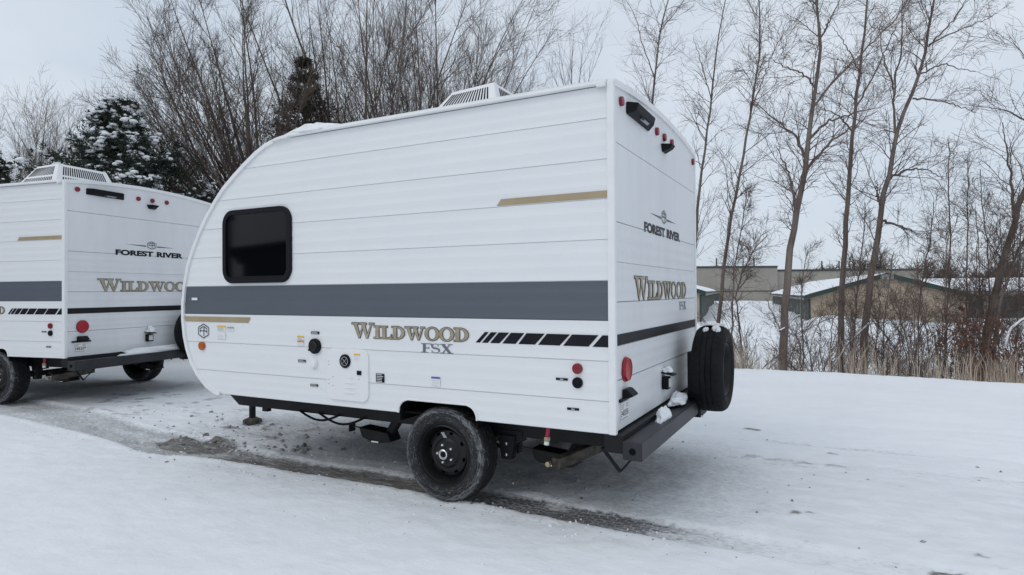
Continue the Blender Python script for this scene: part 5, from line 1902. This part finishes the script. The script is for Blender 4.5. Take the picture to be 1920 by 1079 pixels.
def roof_snow(x0, x1, label, loc, rz, seed):
    """thin uneven blanket on the roof"""
    vs, fs = [], []
    nu, nv = 70, 26
    for i in range(nu + 1):
        for j in range(nv + 1):
            x = x0 + (x1 - x0) * i / nu
            y = 0.0 + WID * j / nv
            e = min(i, nu - i, 3) / 3 * min(j + 0.8, nv - j + 0.8, 2) / 2
            h = (0.3 + 0.7 * min(1, j / 9)) * (0.014 + 0.040 * float(fbm(np.array(x * 2.1 + seed), np.array(y * 2.4 + 7), 4))) * e
            vs.append((x, y + 0.004, 2.486 + crown(y) + 0.004 + h))
    w = nv + 1
    for i in range(nu):
        for j in range(nv):
            fs.append((i * w + j, (i + 1) * w + j, (i + 1) * w + j + 1, i * w + j + 1))
    o = mesh_obj('roof_snow', vs, fs, 'snowlump', None, smooth=True)
    o.location = loc
    o.rotation_euler = (0, 0, rz)
    tag(o, label, 'snow')


roof_snow(-2.40, -0.12, 'thin snow blanket on the near trailer roof', (0, 0, 0), 0, 3)
roof_snow(-2.40, -0.06, 'thin snow blanket on the farther trailer roof', (-6.335, 0.473, 0.09), 0.17177, 8)


def clods():
    rng = np.random.default_rng(12)
    cl = []
    for (cx, cy, sx, sy, n, r0, r1) in ((-3.9, 1.0, 0.55, 0.22, 60, 0.005, 0.024), (-3.05, 0.62, 0.10, 0.06, 18, 0.010, 0.036), (-3.85, 0.47, 0.30, 0.07, 60, 0.006, 0.022),
                                       (-3.2, 1.3, 0.3, 0.25, 10, 0.006, 0.020), (-4.7, 0.75, 0.6, 0.3, 40, 0.004, 0.012), (-0.55, 0.75, 0.3, 0.2, 22, 0.006, 0.016),
                                       (-3.7, -0.1, 0.12, 0.05, 3, 0.010, 0.022), (0.6, 1.8, 0.8, 0.7, 26, 0.004, 0.012), (-0.9, 0.1, 0.12, 0.04, 8, 0.008, 0.018),
                                       (-1.0, 0.02, 1.4, 0.06, 40, 0.003, 0.008), (0.4, 0.2, 0.7, 0.2, 16, 0.003, 0.007)):
        p = np.stack([rng.normal(cx, sx, n), rng.normal(cy, sy, n)], 1)
        r = rng.uniform(r0, r1, n)
        dz0 = lot_detail(p[:, 0], p[:, 1])[0]
        cl.append(np.c_[p, gz(p[:, 0], p[:, 1]) + dz0 + r * 0.25, r])
    cl = np.concatenate(cl)
    V, F = blob_set(cl[:, :3], cl[:, 3], 0.7, rng)
    tag(np_mesh('slush_clods', V, F, 'slush'), 'grey slush crumbs thrown beside the wheel track', kind='stuff')


clods()


def snow_crumbs():
    rng = np.random.default_rng(44)
    cl = []
    for (x0, x1, cy, sy, n, r0, r1) in ((-3.6, 0.4, 0.06, 0.10, 130, 0.003, 0.011), (-3.2, 1.4, -0.30, 0.35, 90, 0.003, 0.010), (-3.6, -0.9, 0.62, 0.18, 90, 0.004, 0.012),
                                        (-6.5, -3.4, 0.02, 0.14, 110, 0.004, 0.013), (0.2, 2.4, 0.9, 0.7, 60, 0.003, 0.008), (-6.5, -4.2, 1.1, 0.5, 120, 0.004, 0.014)):
        p = np.stack([rng.uniform(x0, x1, n), rng.normal(cy, sy, n)], 1)
        r = r0 + (r1 - r0) * rng.random(n) ** 2.2
        cl.append(np.c_[p, gz(p[:, 0], p[:, 1]) + lot_detail(p[:, 0], p[:, 1])[0] + r * 0.2, r])
    cl = np.concatenate(cl)
    V, F = blob_set(cl[:, :3], cl[:, 3], 0.62, rng)
    tag(np_mesh('snow_crumbs', V, F, 'snowlump'), 'loose snow crumbs scattered along the wheel track', kind='stuff')


snow_crumbs()
